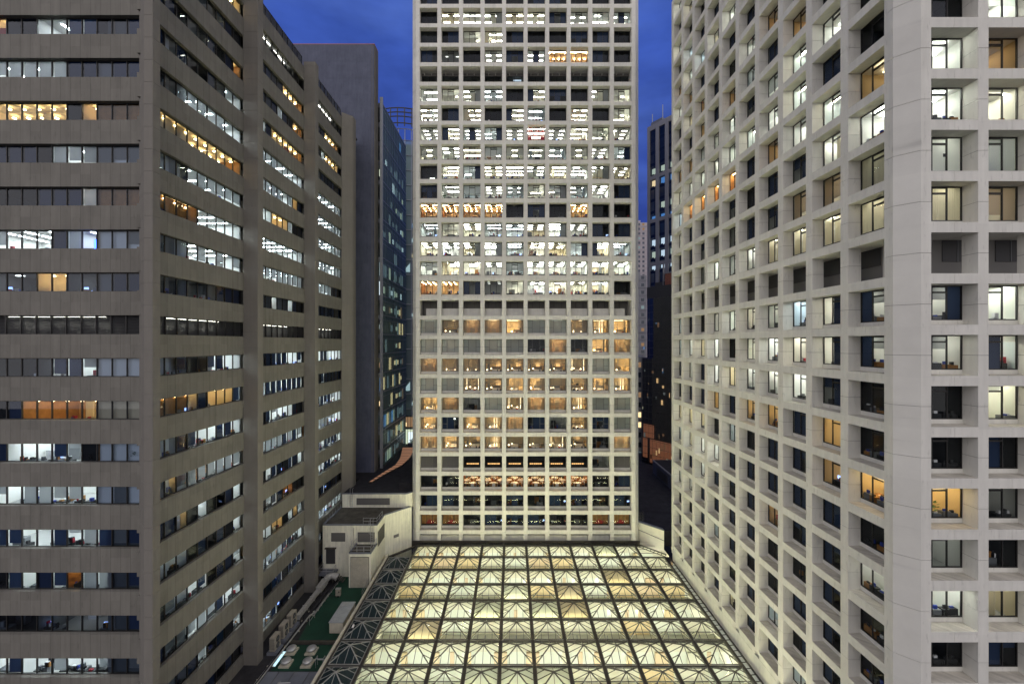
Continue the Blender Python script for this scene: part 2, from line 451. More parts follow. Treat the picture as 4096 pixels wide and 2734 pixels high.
def room(mb, kind, rng, w, h, W, zf=-0.5, zc=None, d=5.5):
    """w,h: glass size; W: width of the room behind"""
    if zc is None: zc = h + 0.12
    panes = [(-w/2, -w/6), (-w/6, w/6), (w/6, w/2)]
    lit = ['lamp']
    if kind in 'WwgsGt':
        wall = rng.choice(['wall', 'wall', 'wall', 'panel', 'wallblue', 'wallcream'])
        LK = rng.choice(['lamp', 'lamp', 'lampwhite', 'lampcream'])
        shell(mb, W, zf, zc, d, wall, 'ceil', 'carpet')
        style = rng.random()
        if kind == 'w':
            panels(mb, W, zc, d, 'lampmid', 2, 3, .9)
        elif kind == 's':
            strips(mb, W, zc, [1.2, 3.4], 'lampmid', .9, .2)
        elif kind == 'g':
            strips(mb, W, zc, [1.6, 3.8], LK, rng.choice([.6, .9]), .10)
        else:
            q = rng.random()
            if q < .35: strips(mb, W, zc, [0.9, 2.6, 4.2], LK, .98, .09)
            elif q < .6: strips(mb, W, zc, [1.2, 3.4], LK, .6, .16)
            else:
                for y in (.9, 2.5, 4.1):
                    for x in ((-1.2, .9) if q < .8 else (-.3, 1.1)):
                        if rng.random() < .85: mb.box(x-.5, x+.6, y, y+.14, zc-.05, zc-.01, LK, 'fkrl')
        furniture(mb, rng, w, zf, 0.2, d, 1.0 if kind != 's' else .5)
        for q in range(rng.randint(0, 3)):       # doors, cabinets and pictures on the far wall, a column or a half partition
            x = rng.uniform(-W/2+.1, W/2-1.1); mb.box(x, x+rng.uniform(.5, 1.1), d-.12, d-.02, zf+rng.choice([0, 0, 1.1]), zf+rng.uniform(1.6, 2.2), rng.choice(['wood', 'furn2', 'furn', 'bluecloth', 'wallcream', 'redcloth']))
        if rng.random() < .3:
            x = rng.choice([-1, 1])*rng.uniform(.6, W/2-.3); mb.box(x-.25, x+.25, 1.6, 2.1, zf, zc-.02, wall)
        if rng.random() < .3:
            x = rng.uniform(-1, 1); mb.box(x, x+.06, .6, 3.4, zf, zf+rng.choice([1.4, zc-zf-.02]), rng.choice(['furn2', 'wallcream', 'wall']))
        if rng.random() < .2: mb.box(rng.choice([-w/2, w/6]), rng.choice([-w/6, w/2]), .1, .12, .05, h-.05, 'blinddark') if rng.random() < .5 else mb.box(w/6, w/2, .1, .12, .05, h-.05, 'blind')
        if rng.random() < .35: shelf(mb, rng, rng.uniform(-w/2, w/2-.9), rng.choice([2.2, d-.5]), zf)
        if kind == 'g':
            blind_part(mb, panes, h, [rng.choice([0,.3,.62,.66,.7]) for _ in panes], 'blind')
        if kind == 's':
            blind_part(mb, panes, h, [rng.choice([.7,.85,1,1]) for _ in panes], 'blind')
        if kind == 'W' and rng.random() < .4:
            blind_part(mb, panes, h, [rng.choice([0,0,0,.2,.45]) for _ in panes], 'blindwhite')
    elif kind in 'Yy':
        shell(mb, W, zf, zc, d, 'warmwall', 'ceil', 'carpet', rng.choice(['wood', 'warmwall']))
        if kind == 'Y': panels(mb, W, zc, d, 'warm', 3, 3, .55)
        else: panels(mb, W, zc, d, 'warmdim', 2, 2, .6)
        furniture(mb, rng, w, zf, .2, d, .9, True)
        mb.box(-W/2+.05, -W/2+.6, 3.5, 4.1, zf, zf+1.9, 'wood')
    elif kind in 'Oo':
        shell(mb, W, zf, zc, d, 'wood' if kind == 'O' else 'warmwall', 'warmwall', 'carpet', 'warmwall')
        for i in range(4):
            for j in range(3):
                x = -W/2 + W*(i+.5)/4; y = .6 + j*1.6
                mb.box(x-.06, x+.06, y-.06, y+.06, zc-.22, zc-.16, 'spot')
        strips(mb, W, zc, [.5], 'warm', .95, .10)
        furniture(mb, rng, w, zf, .2, d, .7, True)
    elif kind == 'C':
        shell(mb, W, zf, zc, d, 'wall', 'ceil', 'carpet')
        panels(mb, W, zc, d, 'bulb', 3, 3, .6); strips(mb, W, zc, [.6], 'lamp', .8, .07)
        pleated(mb, -w/2, -w/6-.03, .12, h-.05, .14, 'curtain')
        pleated(mb, -w/6+.03, w/2, .12, h-.05, .18, 'curtain')
    elif kind == 'b':
        shell(mb, W, zf, zc, d, 'wall', 'ceil', 'carpet')
        panels(mb, W, zc, d, 'lampdim', 3, 3, .9); strips(mb, W, zc, [1.5], 'warmdim', .6, .1)
        blind_part(mb, panes, h, [1, .8, 1], 'sheer')
        pleated(mb, -w/2, -w/2+.8, 0, h, .2, 'curtain')
    elif kind in 'BhH':
        shell(mb, W, zf, zc, d, 'warmwall', 'ceil', 'carpet', 'warmwall' if kind == 'H' else 'wood')
        if kind == 'B':
            mb.poly([(-w/2,.12,0),(w/2,.12,0),(w/2,.12,h),(-w/2,.12,h)], 'greyvoile')
            panels(mb, W, zc, d, 'lampdim', 3, 3, rng.choice([.6, 1.0, 1.3]))
            pleated(mb, -w/2, -w/2+rng.uniform(.3, .8), 0, h, .2, 'blindwhite'); pleated(mb, w/2-rng.uniform(.2, .9), w/2, 0, h, .2, 'blindwhite')
            mb.box(rng.uniform(-1, 0), rng.uniform(.2, 1), .9, 1.3, zf, rng.uniform(.3, 1.2), 'furn2')
        elif kind == 'h':
            strips(mb, W, zc, [.7, 2.4], 'warmdim', rng.choice([.6, .9]), .2)
            mb.poly([(-w/2,.12,0),(w/2,.12,0),(w/2,.12,h),(-w/2,.12,h)], 'voile')
            pleated(mb, -w/2, -w/2+rng.uniform(.3, .9), 0, h, .22, 'drape'); pleated(mb, w/2-rng.uniform(.3, .9), w/2, 0, h, .22, 'drape')
            mb.box(-.35, .35, .5, .7, 0, h*rng.uniform(.4, .8), 'furn2')
        else:
            panels(mb, W, zc, d, 'warmdim', rng.choice([1, 2, 3]), 2, rng.choice([.6, .9, 1.2]))
            t = rng.random(); zb = h*rng.choice([.36, .38, .4, .55, .0])
            mb.poly([(-w/2,.12,zb),(w/2,.12,zb),(w/2,.12,h),(-w/2,.12,h)], 'voile')
            a, b = rng.uniform(.1, .6), rng.uniform(.1, .6)
            pleated(mb, -w/2, -w/2+a, 0, h, .22, 'drape'); pleated(mb, w/2-b, w/2, 0, h, .22, 'drape')
            if t < .25:
                for x in rng.sample([-1.1, -.5, .1, .6, 1.1], 2):
                    mb.box(x-.03, x+.03, 1.0, 1.04, .1, h*.95, 'bulb')
            for q in range(rng.randint(1, 3)):
                x = rng.uniform(-w*.42, w*.42); y = rng.uniform(.5, 2.5); z = rng.uniform(.1, .35)
                mb.box(x-.11, x+.11, y, y+.14, z, z+.2, 'bulb'); mb.box(x-.02, x+.02, y+.05, y+.08, zf, z, 'furn')
            x = rng.uniform(-w*.4, -w*.05)
            mb.box(x, x+1.5, .7, 2.6, zf, .1, 'linen'); mb.box(x, x+1.5, 2.0, 2.5, .1, .26, 'linen'); mb.box(x-.1, x+1.6, 2.62, 2.7, zf, .75, rng.choice(['wood', 'furn2', 'drape']))
            for q in range(3):
                x = rng.uniform(-w*.5, w*.4); mb.box(x, x+rng.uniform(.2, .6), .3, .7, zf, rng.uniform(-.1, .3), rng.choice(['furn', 'wood', 'furn', 'redcloth']))
            mb.box(w*.1, w*.1+rng.uniform(.4, 1.0), d-.1, d-.02, .4, 1.4, rng.choice(['furn', 'wood', 'paper', 'amber']))
            if rng.random() < .5: x = rng.choice([-1.2, -.2, .9]); mb.box(x, x+.35, 1.6, 2.0, zf, zc-.02, 'furn2')
    elif kind == 'R':
        shell(mb, W, zf, zc, d, 'redwall', 'ceil', 'carpet', 'panel')
        strips(mb, W, zc, [.7, 2.3, 3.9], 'lamp', .9, .10)
        mb.box(-w/2, -w/2+.8, .3, .4, zf, .8, 'redcloth'); mb.box(w/2-.8, w/2, .3, .4, zf, .8, 'redcloth')
    elif kind == 'T':
        shell(mb, W, zf, zc, 7, 'terracotta', 'warmwall', 'terracotta', 'warmwall'); panels(mb, W, zc, 4.5, 'warm', 2, 2, .5)
        for i in range(4):
            for j in range(4):
                x = -W/2 + W*(i+.5)/4; y = .5 + j*1.5
                mb.box(x-.07, x+.07, y-.07, y+.07, zc-.05, zc-.02, 'spot')
        for (x, y) in ((0, 1.0), (-1.3, 2.6), (1.2, 2.6), (0, 4.2)):
            mb.prism([(x+.75*math.cos(a*math.pi/5), y+.6*math.sin(a*math.pi/5)) for a in range(10)], zf+.3, zf+.95, 'linen')
            for a in range(6):
                t = a*math.pi/3; cx, cy = x+1.0*math.cos(t), y+.85*math.sin(t)
                mb.box(cx-.2, cx+.2, cy-.2, cy+.2, zf, zf+.48, 'furn'); mb.box(cx-.2, cx+.2, cy+.16, cy+.2, zf+.48, zf+.95, 'wood')
    elif kind == 'S':
        shell(mb, W, zf, zc, d, 'darkroom', 'furn', 'darkroom')
        mb.box(-w*.36, w*.36, 1.2, 1.25, .25, .5, 'amber')
        for i in range(7): mb.box(-w*.36+i*w*.12-.02, -w*.36+i*w*.12+.02, 1.1, 1.15, .1, .7, 'furn')
        mb.box(-w/2, w/2, .3, .35, zf, .1, 'furn')
        if rng.random() < .7:
            for q in range(rng.randint(2, 6)):
                x = rng.uniform(-w*.45, w*.3); mb.box(x, x+rng.choice([.03,.03,.4]), 2.5, 2.53, h*.78, h*.78+rng.choice([.04,.22]), 'lampmid')
    elif kind == 'E':
        shell(mb, W, zf, zc, 3, 'darkroom', 'furn', 'darkroom')
        pleated(mb, -w/2, w/2, 0, h, .6, 'wood', .6)
        mb.box(-.3, .5, 1.0, 1.1, zc-.1, zc-.05, 'warmdim')
        mb.poly([(-.9,.5,.1),(.6,.5,.1),(.9,.5,.6),(-.2,.5,.9)], 'linen' if rng.random() < .4 else 'redwall')  # tilted patch of colour stands for a reflection in the pane
    elif kind == 'd':
        shell(mb, W, zf, zc, d, 'wall', 'ceil', 'carpet')
        panels(mb, W, zc, d, 'lampdim', 2, 2, .5)
        furniture(mb, rng, w, zf, .2, d, .8)
        if rng.random() < .6: blind_part(mb, panes, h, [rng.choice([0, .4, 1]) for _ in panes], 'blinddark')
    else:                                       # unlit
        shell(mb, W, zf, zc, 4, 'darkroom', 'darkroom', 'darkroom')
        furniture(mb, rng, w, zf, .2, 4, .5)
        if rng.random() < .5: blind_part(mb, panes, h, [rng.choice([0, .5, 1, 1]) for _ in panes], 'blinddark')
        if rng.random() < .25:
            mb.poly([(-.6,3.2,h*.5),(.4,3.2,h*.5),(.4,3.2,h*.62),(-.6,3.2,h*.62)], 'lampdim')

def corner_room(mb, kind, rng, w, h, W, cut):
    """rooms either side of a diagonal partition at the canted corner; cut=+1: the partition leaves the left end, -1: the right end"""
    zf, zc = -.5, h+.12; s = cut
    A, B, C, D = (-W/2*s, .06), (W/2*s, .06), (W/2*s, 4.2), (-W/2*s, .32)
    cool = kind in 'Wwgsd'; wall = 'wall' if cool or kind in 'Cb' else ('warmwall' if kind in 'YyO' else 'darkroom')
    P = lambda p, z: (p[0], p[1], z)
    for a, b in ((B, C), (C, D), (D, A)): mb.poly([P(a,zf), P(b,zf), P(b,zc), P(a,zc)], wall)
    mb.poly([P(q,zf) for q in (A,B,C,D)], 'carpet' if wall != 'darkroom' else wall)
    mb.poly([P(q,zc) for q in (A,B,C,D)], 'ceil' if wall != 'darkroom' else wall)
    k = {'W':'lamp','w':'lampmid','g':'lampmid','s':'lampmid','d':'lampdim','Y':'warm','C':'lampmid','y':'bulb','b':'lampdim'}.get(kind)
    if k:
        for (x, y) in ((.5, .55), (.9, 1.5), (1.3, 2.6)):
            x *= s; mb.box(x-.45, x+.45, y, y+.13, zc-.2, zc-.16, k)
    if kind == 'C': pleated(mb, -w/2, w/2, .1, h-.05, .11, 'curtain')
    if kind == 'b': pleated(mb, -w/2, w/2, 0, h-.05, .11, 'curtain')
    if kind == 's': mb.poly([(-w/2,.1,0),(w/2,.1,0),(w/2,.1,h),(-w/2,.1,h)], 'blindwhite'); mb.box(.5*s-.12, .5*s+.12, .085, .09, h*.45, h*.55, 'furn')
    if kind == 'w':
        q = rng.choice([-1, 1]); a, b = sorted((q*w/6, q*w/2)); mb.poly([(a,.1,.06),(b,.1,.06),(b,.1,h-.06),(a,.1,h-.06)], 'blinddark')
        mb.poly([(-w/6,.1,h*.6),(w/6,.1,h*.6),(w/6,.1,h-.06),(-w/6,.1,h-.06)], 'blind')
    if kind in 'WwgYD':
        for x in (.1, .8, 1.3):
            hh = rng.uniform(.7, 1.0); mb.box(x*s-.3, x*s+.3, .2, .6, zf, zf+hh, rng.choice(['furn','furn2','wood']))
            mb.box(x*s-.15, x*s+.1, .3, .4, zf+hh, zf+hh+rng.uniform(.1,.3), rng.choice(['furn','paper','bluecloth']))
    if kind in 'Ww':
        x = 1.45*s; mb.box(x-.35, x+.35, 3.3, 3.35, zf, zf+2.2, 'panel')
        for q in range(6):
            z = zf+.1+q*.42; mb.box(x-.4, x+.4, 3.0, 3.3, z, z+.03, 'furn2')
            for r in range(7):
                if rng.random() < .8: mb.box(x-.38+r*.11, x-.30+r*.11, 3.02, 3.25, z+.03, z+.03+rng.uniform(.2,.33), rng.choice(['furn','paper','redcloth','bluecloth','furn']))

def win_frame(mb, w, h, style):
    k = 'black'; t = .075
    if style == 'hotel': k = 'grey_frame'; t = .06
    a, b = -.04, .05
    mb.box(-w/2, w/2, a, b, h-t, h, k); mb.box(-w/2, w/2, a, b, 0, t, k)
    mb.box(-w/2, -w/2+t, a, b, t, h-t, k); mb.box(w/2-t, w/2, a, b, t, h-t, k)
    if style == 'office':
        for x in (-w/6, w/6): mb.box(x-t/2, x+t/2, a, b, t, h-t, k)
        mb.box(-w/6+t/2, w/6-t/2, a-.02, b+.02, h*.78, h*.78+.12, k)
        mb.box(-w/6+t/2, w/6-t/2, a-.02, b+.02, h-t-.06, h-t, k)
    elif style == 'hotel':
        for x in (-w*.22, w*.22): mb.box(x-t/2, x+t/2, a, b, t, h-t, k)
        for s in (-1, 1):
            x0, x1 = sorted((s*w*.22 + s*t/2, s*(w/2-t)))
            mb.box(x0, x1, a, b, h*.40, h*.40+.06, k)
    elif style == 'plain':
        for x in (-w/6, w/6): mb.box(x-t/3, x+t/3, a, b, t, h-t, k)

def win_glass(mb, w, h):
    mb.poly([(-w/2+.05,0,.05),(w/2-.05,0,.05),(w/2-.05,0,h-.05),(-w/2+.05,0,h-.05)], 'glass')

VAR = {}
def variants(kind, key, w, h, W, n):
    """a few different rooms of one kind, shared by the windows that show it"""
    kk = (kind, key)
    if kk not in VAR:
        VAR[kk] = []
        for i in range(n):
            mb = MB(); r = random.Random(f"{kind}{key}{i}")
            if key in ('c+', 'c-'): corner_room(mb, kind, r, w, h, W, 1 if key == 'c+' else -1)
            else: room(mb, kind, r, w, h, W)
            VAR[kk].append(mb.mesh("room_interior"))
    return VAR[kk]

def append_mesh(mb, me, T):
    i = len(mb.v)
    mb.v += [tuple(T @ v.co) for v in me.vertices]
    inv = {m.name: k for k, m in M.items()}
    mis = [mb.mi(inv[m.name]) for m in me.materials]
    for p in me.polygons:
        mb.f.append(tuple(i + a for a in p.vertices)); mb.m.append(mis[p.material_index])

# ------------------------------------------------------------------ the white gridded buildings
def grid_facade(mb, T, n, B, ow, k0, k1, zj, F, depth=1.05, edge0=.73, edge1=.73, mech=(), kmid=()):
    """piers and beams round deep square openings; x=0 is the left edge of opening 0; rows k0..k1, zj(k) the pier joint of row k"""
    mb.T = T
    oh = .8*F; g = .014
    pb = B - ow
    # piers, one segment per floor with open joints over a dark core
    spans = [(-edge0, 0)] + [(ow + c*B, (c+1)*B) for c in range(n-1)] + [(ow + (n-1)*B, ow + (n-1)*B + edge1)]
    zt, zb = zj(k0) + F*.5, zj(k1) - F*.5
    for a, b in spans:
        mb.box(a+.03, b-.03, .04, depth-.01, zb, zt, 'joint')
        zs = [zt] + [zj(k) for k in range(k0, k1+1)] + [zb]
        for u, l in zip(zs[:-1], zs[1:]):
            mb.box(a, b, 0, depth, l+g, u-g, 'white')
    for c in range(n):
        x0, x1 = c*B, c*B + ow
        for k in range(k0, k1+2):
            zc = zj(k) + F*.5
            if (c + k) % 2 == 0 or True:
                xm = (x0+x1)/2
                mb.box(x0, xm-g*.6, 0, depth, zc-.1*F, zc+.1*F, 'white')
                mb.box(xm+g*.6, x1, 0, depth, zc-.1*F, zc+.1*F, 'white')
                mb.box(xm-.03, xm+.03, .03, depth-.02, zc-.095*F, zc+.095*F, 'joint')
    mb.T = Matrix.Identity(4)

def sills(mb, T, n, B, ow, k0, k1, zj, F, up, depth=1.05, skip=()):
    mb.T = T
    for c in range(n):
        for k in range(k0, k1+1):
            if k in skip: continue
            zb = zj(k) - .4*F
            mb.box(c*B, c*B+ow, depth-.06, depth+.06, zb, zb+up, 'white')
            mb.poly([(c*B+.02, .03, zb+.012), (c*B+ow-.02, .03, zb+.012), (c*B+ow-.02, depth-.07, zb+.04), (c*B+.02, depth-.07, zb+.04)], 'ledge')
    mb.T = Matrix.Identity(4)

def fill_windows(parent, faces, nmax, prio):
    """faces: list of (T window frame, kind, style, w, h, W, key); the nmax of highest priority become parts, the rest one part"""
    order = sorted(range(len(faces)), key=lambda i: prio(faces[i]))
    own = set(order[:nmax])
    fm, gm = {}, {}
    bulk = MB()
    rng = random.Random(7)
    for i, (T, kind, style, w, h, W, key) in enumerate(faces):
        if kind == 'M': continue
        fk = (style, round(w, 3), round(h, 3))
        if fk not in fm:
            a = MB(); win_frame(a, w, h, style); fm[fk] = a.mesh("window_frame")
            b = MB(); win_glass(b, w, h); gm[fk] = b.mesh("pane")
        nv = {'W': 18, 'g': 10, 'D': 7, 'H': 10, 'B': 5, 'h': 4, 's': 4, 'w': 5, 'd': 4}.get(kind, 3)
        rm = rng.choice(variants(kind, key, w, h, W, nv))
        if i in own:
            o = link("window", fm[fk], parent, T)
            link("pane", gm[fk], o); link("room_interior", rm, o)
        else:
            for me in (fm[fk], gm[fk], rm): append_mesh(bulk, me, T)
    if bulk.f:
        o = bulk.build("window", parent); o["kind"] = "stuff"

CENTRAL = {
 -4:"DWDDWDWDDD", -3:"WWDDDWWDDW", -2:"DDWWDDDDWD", -1:"DDDDDDDDDD",
 0:"DWWWWWdwWw", 1:"DDWWDDDDDD", 2:"DdDwdwOODD", 3:"UUUUUUUUUU", 4:"WWWWDWDDWW", 5:"WDWDWWDWDW",
 6:"wWwWwRwWWw", 7:"gWggggggwW", 8:"DWWWWWWWWw", 9:"DWgwgWggWD", 10:"OOOoDdDoDD", 11:"WWWWgwWwDD", 12:"WWWWWWWWWW",
 13:"gWWwgWWWWW", 14:"OoddWWWWWD", 15:"MMMMMMMMMM", 16:"BHhhHBBHHH", 17:"BBBBBDhDHh", 18:"hHHHHHHHBH", 19:"BBHHHHHHHH",
 20:"HhdBHhhHBB", 21:"HDHHhDdHdB", 22:"hHHHHHHHDh", 23:"LLSSSSSSdL", 24:"DDTTTTTTDD", 25:"DDDDDDDDDD", 26:"EEDDDDDDEE", 27:"XXXXXXXXXX"}

def central_tower():
    Y = 75.8; B = 4.004; ow = 3.257; F = 3.611; x0 = -17.12; dep = 1.05
    zj = lambda k: CZ + 60.70 - F*k
    root = thing("white_office_tower", "pale concrete tower ten bays wide with deep square windows, standing above the glass roof", "building", (x0, Y, 20))
    O = Matrix.Translation((0, 0, -20))
    k0, k1 = -4, 26
    wall = MB()
    grid_facade(wall, O, 10, B, ow, k0, k1, zj, F, dep, .73, .73)
    sills(wall, O, 10, B, ow, k0, 26, zj, F, .45, dep, skip=(3, 15))
    # short bottom row standing on the podium kerb
    wall.T = O
    zb = zj(26) - F*.6
    for c in range(11):
        a, b = (c*B - (B-ow), c*B) if c else (-.73, 0)
        if c == 10: a, b = 9*B+ow, 9*B+ow+.73
        wall.box(a, b, 0, dep, zb-1.6, zj(26)-F*.5-.014, 'white')
    wall.box(-.73, 9*B+ow+.73, .75, dep, zb-1.7, zb-.55, 'white')
    wall.box(-.73, 9*B+ow+.73, dep-.02, dep, zb-.55, zb+.02, 'black')
    # canted corners with joints, flank walls, core and roof
    xl, xr = -.73, 9*B+ow+.73
    zt = zj(k0) + F*.5
    zs = [zt] + [zj(k) for k in range(k0, k1+1)] + [zb-1.6]
    for u, l in zip(zs[:-1], zs[1:]):
        wall.prism([(xl, .002), (xl, 14), (xl-.75, 14), (xl-.75, .75)], l+.014, u-.014, 'white')
        wall.prism([(xr, .002), (xr+.75, .75), (xr+.75, 14), (xr, 14)], l+.014, u-.014, 'white')
    wall.box(xl-.71, xl-.05, .8, 13.9, zb-1.6, zt, 'joint'); wall.box(xr+.05, xr+.71, .8, 13.9, zb-1.6, zt, 'joint')
    wall.box(xl-.74, xr+.74, 14, 40, zb-1.6, zt, 'white')
    wall.box(xl, xr, 7.5, 13.98, zb-1.6, zt-.1, 'darkroom')
    wall.box(xl-.74, xr+.74, .02, 14, zt, zt+.5, 'white')
    # open plant floor: low inner wall, dark void behind, ceiling brackets on the upper one
    for k, par in ((15, True), (3, False)):
        z1, z0 = zj(k)+.4*F, zj(k)-.4*F
        if par:
            wall.box(.9, 9*B+ow-.9, dep+.3, dep+.45, z0, z0+1.45, 'white')
            wall.box(-.1, 9*B+ow+.1, 3.2, 3.3, z0, z1+.3, 'greylouvre')
            for i in range(28): wall.box(i*1.4, i*1.4+.05, 3.1, 3.2, z0, z1+.3, 'shutter')
        else:
            wall.poly([(-.1,2.3,z0),(9*B+ow+.1,2.3,z0),(9*B+ow+.1,2.3,z1),(-.1,2.3,z1)], 'navyglass')
            wall.box(-.1, 9*B+ow+.1, 4.6, 4.7, z0, z1+.3, 'furn2')
            for i in range(30): wall.box(i*1.35, i*1.35+.07, 2.24, 2.3, z0, z1, 'black')
            for i in range(30): wall.box(i*1.35+.4, i*1.35+.55, 1.7, 2.24, z1-.35, z1-.02, 'white')
            wall.box(-.1, 9*B+ow+.1, 2.2, 2.24, z0+1.02, z0+1.09, 'black'); wall.box(-.1, 9*B+ow+.1, 2.1, 2.29, z1-.5, z1-.02, 'greylouvre')
            for i, x in enumerate((3.3, 7.4, 18.6, 23.5, 28.3, 32.7, 37.2)):
                wall.box(x, x+1.0, 2.8, 2.86, z0+.75+.08*(i % 3), z0+.9+.08*(i % 3), 'lit_cool')
            wall.box(29.2, 34.9, 2.8, 2.85, z0+.25, z0+.38, 'lit_cool'); wall.box(17.4, 18.9, 2.8, 2.85, z1-1.0, z1-.7, 'lit_cool')
        wall.box(-.1, 9*B+ow+.1, dep, 3.3 if par else 6.6, z0-.12, z0-.02, 'greylouvre')
        wall.box(-.1, 9*B+ow+.1, dep, 3.3 if par else 6.6, z1+.02, z1+.14, 'white')
        wall.box(-.3, -.1, dep, 6.6, z0, z1, 'white'); wall.box(9*B+ow+.1, 9*B+ow+.3, dep, 6.6, z0, z1, 'white')
    wall.T = Matrix.Identity(4)
    wall.build("wall", root)
    faces = []
    for k in range(k0, 27):
        for c in range(10):
            kd = CENTRAL[k][c]
            if kd in 'MUX': continue
            up = .45
            T = O @ Matrix.Translation((c*B + ow/2, dep, zj(k) - .4*F + up))
            st = 'hotel' if 16 <= k <= 22 else ('plain' if k in (23, 24, 25, 26) or kd == 'D' else 'office')
            if kd == 'L':
                louvre_panel(root, T, ow, .8*F-up)
                continue
            faces.append((T, kd, st, ow, .8*F - up, B-.06, 'c'))
    fill_windows(root, faces, 100, lambda f: abs(f[0].translation.z - (zj(11)-20)) + abs(f[0].translation.x-20)*.02)
    return root

def louvre_panel(parent, T, w, h):
    mb = MB()
    n = int(h/.11)
    for i in range(n):
        z = i*h/n
        mb.poly([(-w/2, 0, z), (w/2, 0, z), (w/2, .09, z+h/n), (-w/2, .09, z+h/n)], 'greylouvre')
    mb.box(-w/2, w/2, .1, .14, 0, h, 'shutter')
    mb.box(-w*.17, -w*.17+.05, -.03, .1, 0, h, 'greylouvre'); mb.box(w*.17, w*.17+.05, -.03, .1, 0, h, 'greylouvre')
    link("louvre_panel", mb.mesh("louvre_panel"), parent, T)

RIGHT = ["DDDDDDDDDDyWbCMwwDDYDgDDDD", "DDDDDDDDgdWWbCMWWdYyDDDDDD", "DDDDDDDyWWgdbCMWWWdDDDDDDw", "DDDDDDydgWyDdCMwWWYDDyDDwD",
         "DDDDDDggdWDDdWMWWWYDDDDDDD", "DDDDWDDyWWOddWMWDWDwDDDDDw", "DDDDWDDDwWOddWMwWWYDWDDwDD", "DDDDWDyygWODddMDWDDWWWDDDD",
         "DWDWWyWDyDDWdDbMwWwDWDwDDD", "WDWDyWDDyWDwDdDMwwDDWwDWDD"]
RIGHT[8] = "DWDWWyWDyWODdbMDWwDWWDwDDD"; RIGHT[9] = "WDWDyWDDyWWwDdMwwDDWwDWDDD"
FRONT = ["DDDDDDDDDDWWsCMwwDDYdWDDDD", "DDDDDDDDDWyWsbMWWWDdDwDDDD", "DDDDDDDDDDWWDDMWDDDDDDDDDD"]

def right_building():
    X = 27.49; F = 3.569; B = 4.02; ow = 3.23; dep = 1.05
    zj = lambda k: CZ + 24.14 - F*k
    base = 20
    root = thing("white_office_building", "near pale concrete building at the right with a canted corner and deep square window openings", "building", (X, 29.49, base))
    k0, k1 = -9, 16
    inv = Matrix.Translation((-X, -29.49, -base))
    S = inv @ frame_at(X, 69.6, 0, -math.pi/2)           # side face: local x runs towards the camera
    Ff = inv @ frame_at(29.23, 28.5, 0, 0)               # face turned to the camera
    wall = MB()
    e1 = ow + 9*B
    grid_facade(wall, S, 10, B, ow, k0, k1, zj, F, dep, .4, 69.6-29.49-e1)
    sills(wall, S, 10, B, ow, k0, k1, zj, F, .36, dep, skip=(5,))
    grid_facade(wall, Ff, 3, 4.0, 3.28, k0, k1, zj, F, dep, .72, .73)
    sills(wall, Ff, 3, 4.0, 3.28, k0, k1, zj, F, .36, dep, skip=(5,))
    zt, zb = zj(k0)+F*.5, zj(k1)-F*.5-1.2
    wall.T = inv
    zs = [zt] + [zj(k) for k in range(k0, k1+1)] + [zb]
    for u, l in zip(zs[:-1], zs[1:]):
        wall.prism([(X+.003, 29.49), (28.51, 28.503), (28.51, 29.5), (28.5, 30.0), (X+1.0, 30.0), (X+1, 29.5)], l+.014, u-.014, 'white')
    wall.prism([(X+.06, 29.52), (28.5, 28.56), (28.45, 29.9), (X+.9, 29.9)], zb, zt, 'joint')
    wall.box(X, X+14, 69.98, 70.4, zb, zt, 'white')
    wall.box(X, X+1, 29.5, 70, zb-3, zj(k1)-F*.61, 'white')
    wall.box(28.5, 42, 28.5, 29.5, zb-3, zj(k1)-F*.61, 'white')
    wall.box(X+7, 42, 36, 69.9, zb, zt, 'darkroom')
    wall.box(X+.01, 42, 28.6, 70.4, zt, zt+.6, 'white')
    # plant floor; its inner walls are coloured dark for the shaded recess
    z1, z0 = zj(5)+.4*F, zj(5)-.4*F
    wall.box(X+2.3, X+2.4, 31.5, 69.5, z0, z1+.1, 'greylouvre')
    for c in range(10):
        y = 69.6 - c*B - ow
        wall.box(X+2.26, X+2.3, y-1.2, y+2.3, z0+1.4, z1, 'shutter'); wall.box(X+2.2, X+2.3, y+2.45, y+2.55, z0, z1, 'white')
    wall.box(29.6, 41, 30.75, 30.85, z0, z1+.1, 'greylouvre')
    for c in range(3):
        x = 29.23 + c*4
        wall.box(x-.9, x+1.7, 30.7, 30.75, z0+1.25, z1, 'shutter')
        wall.box(x+.2, x+.25, 30.66, 30.7, z0+1.25, z1, 'furn2'); wall.box(x+.98, x+1.03, 30.66, 30.7, z0+1.25, z1, 'furn2')
    wall.box(X+1.05, 42, 29.6, 70, z0-.12, z0-.02, 'white')
    wall.box(X+1.05, 42, 29.6, 70, z1+.02, z1+.14, 'white')
    wall.T = Matrix.Identity(4)
    wall.build("wall", root)
    faces = []
    h = .8*F - .36
    for c in range(10):
        cc = 9 - c
        for k in range(k0, k1+1):
            kd = RIGHT[cc][k-k0]
            T = S @ Matrix.Translation((c*B + ow/2, dep, zj(k) - .4*F + .36))
            faces.append((T, kd, 'office', ow, h, B-.06, 'c-' if c == 9 else 'r'))
    for c in range(3):
        for k in range(-1, k1):
            kd = FRONT[c][k-k0]
            T = Ff @ Matrix.Translation((c*4.0 + 1.64, dep, zj(k) - .4*F + .36))
            faces.append((T, kd, 'office', 3.28, h, 3.9, 'c+' if c == 0 else 'f'))
    def prio(f):
        p = root.location + f[0].translation
        v = 1372 - (p.z + 1.2 - CZ)*F0/p.y
        return p.y + (1000 if not -60 < v < 2800 else 0)
    fill_windows(root, faces, 100, prio)
    return root

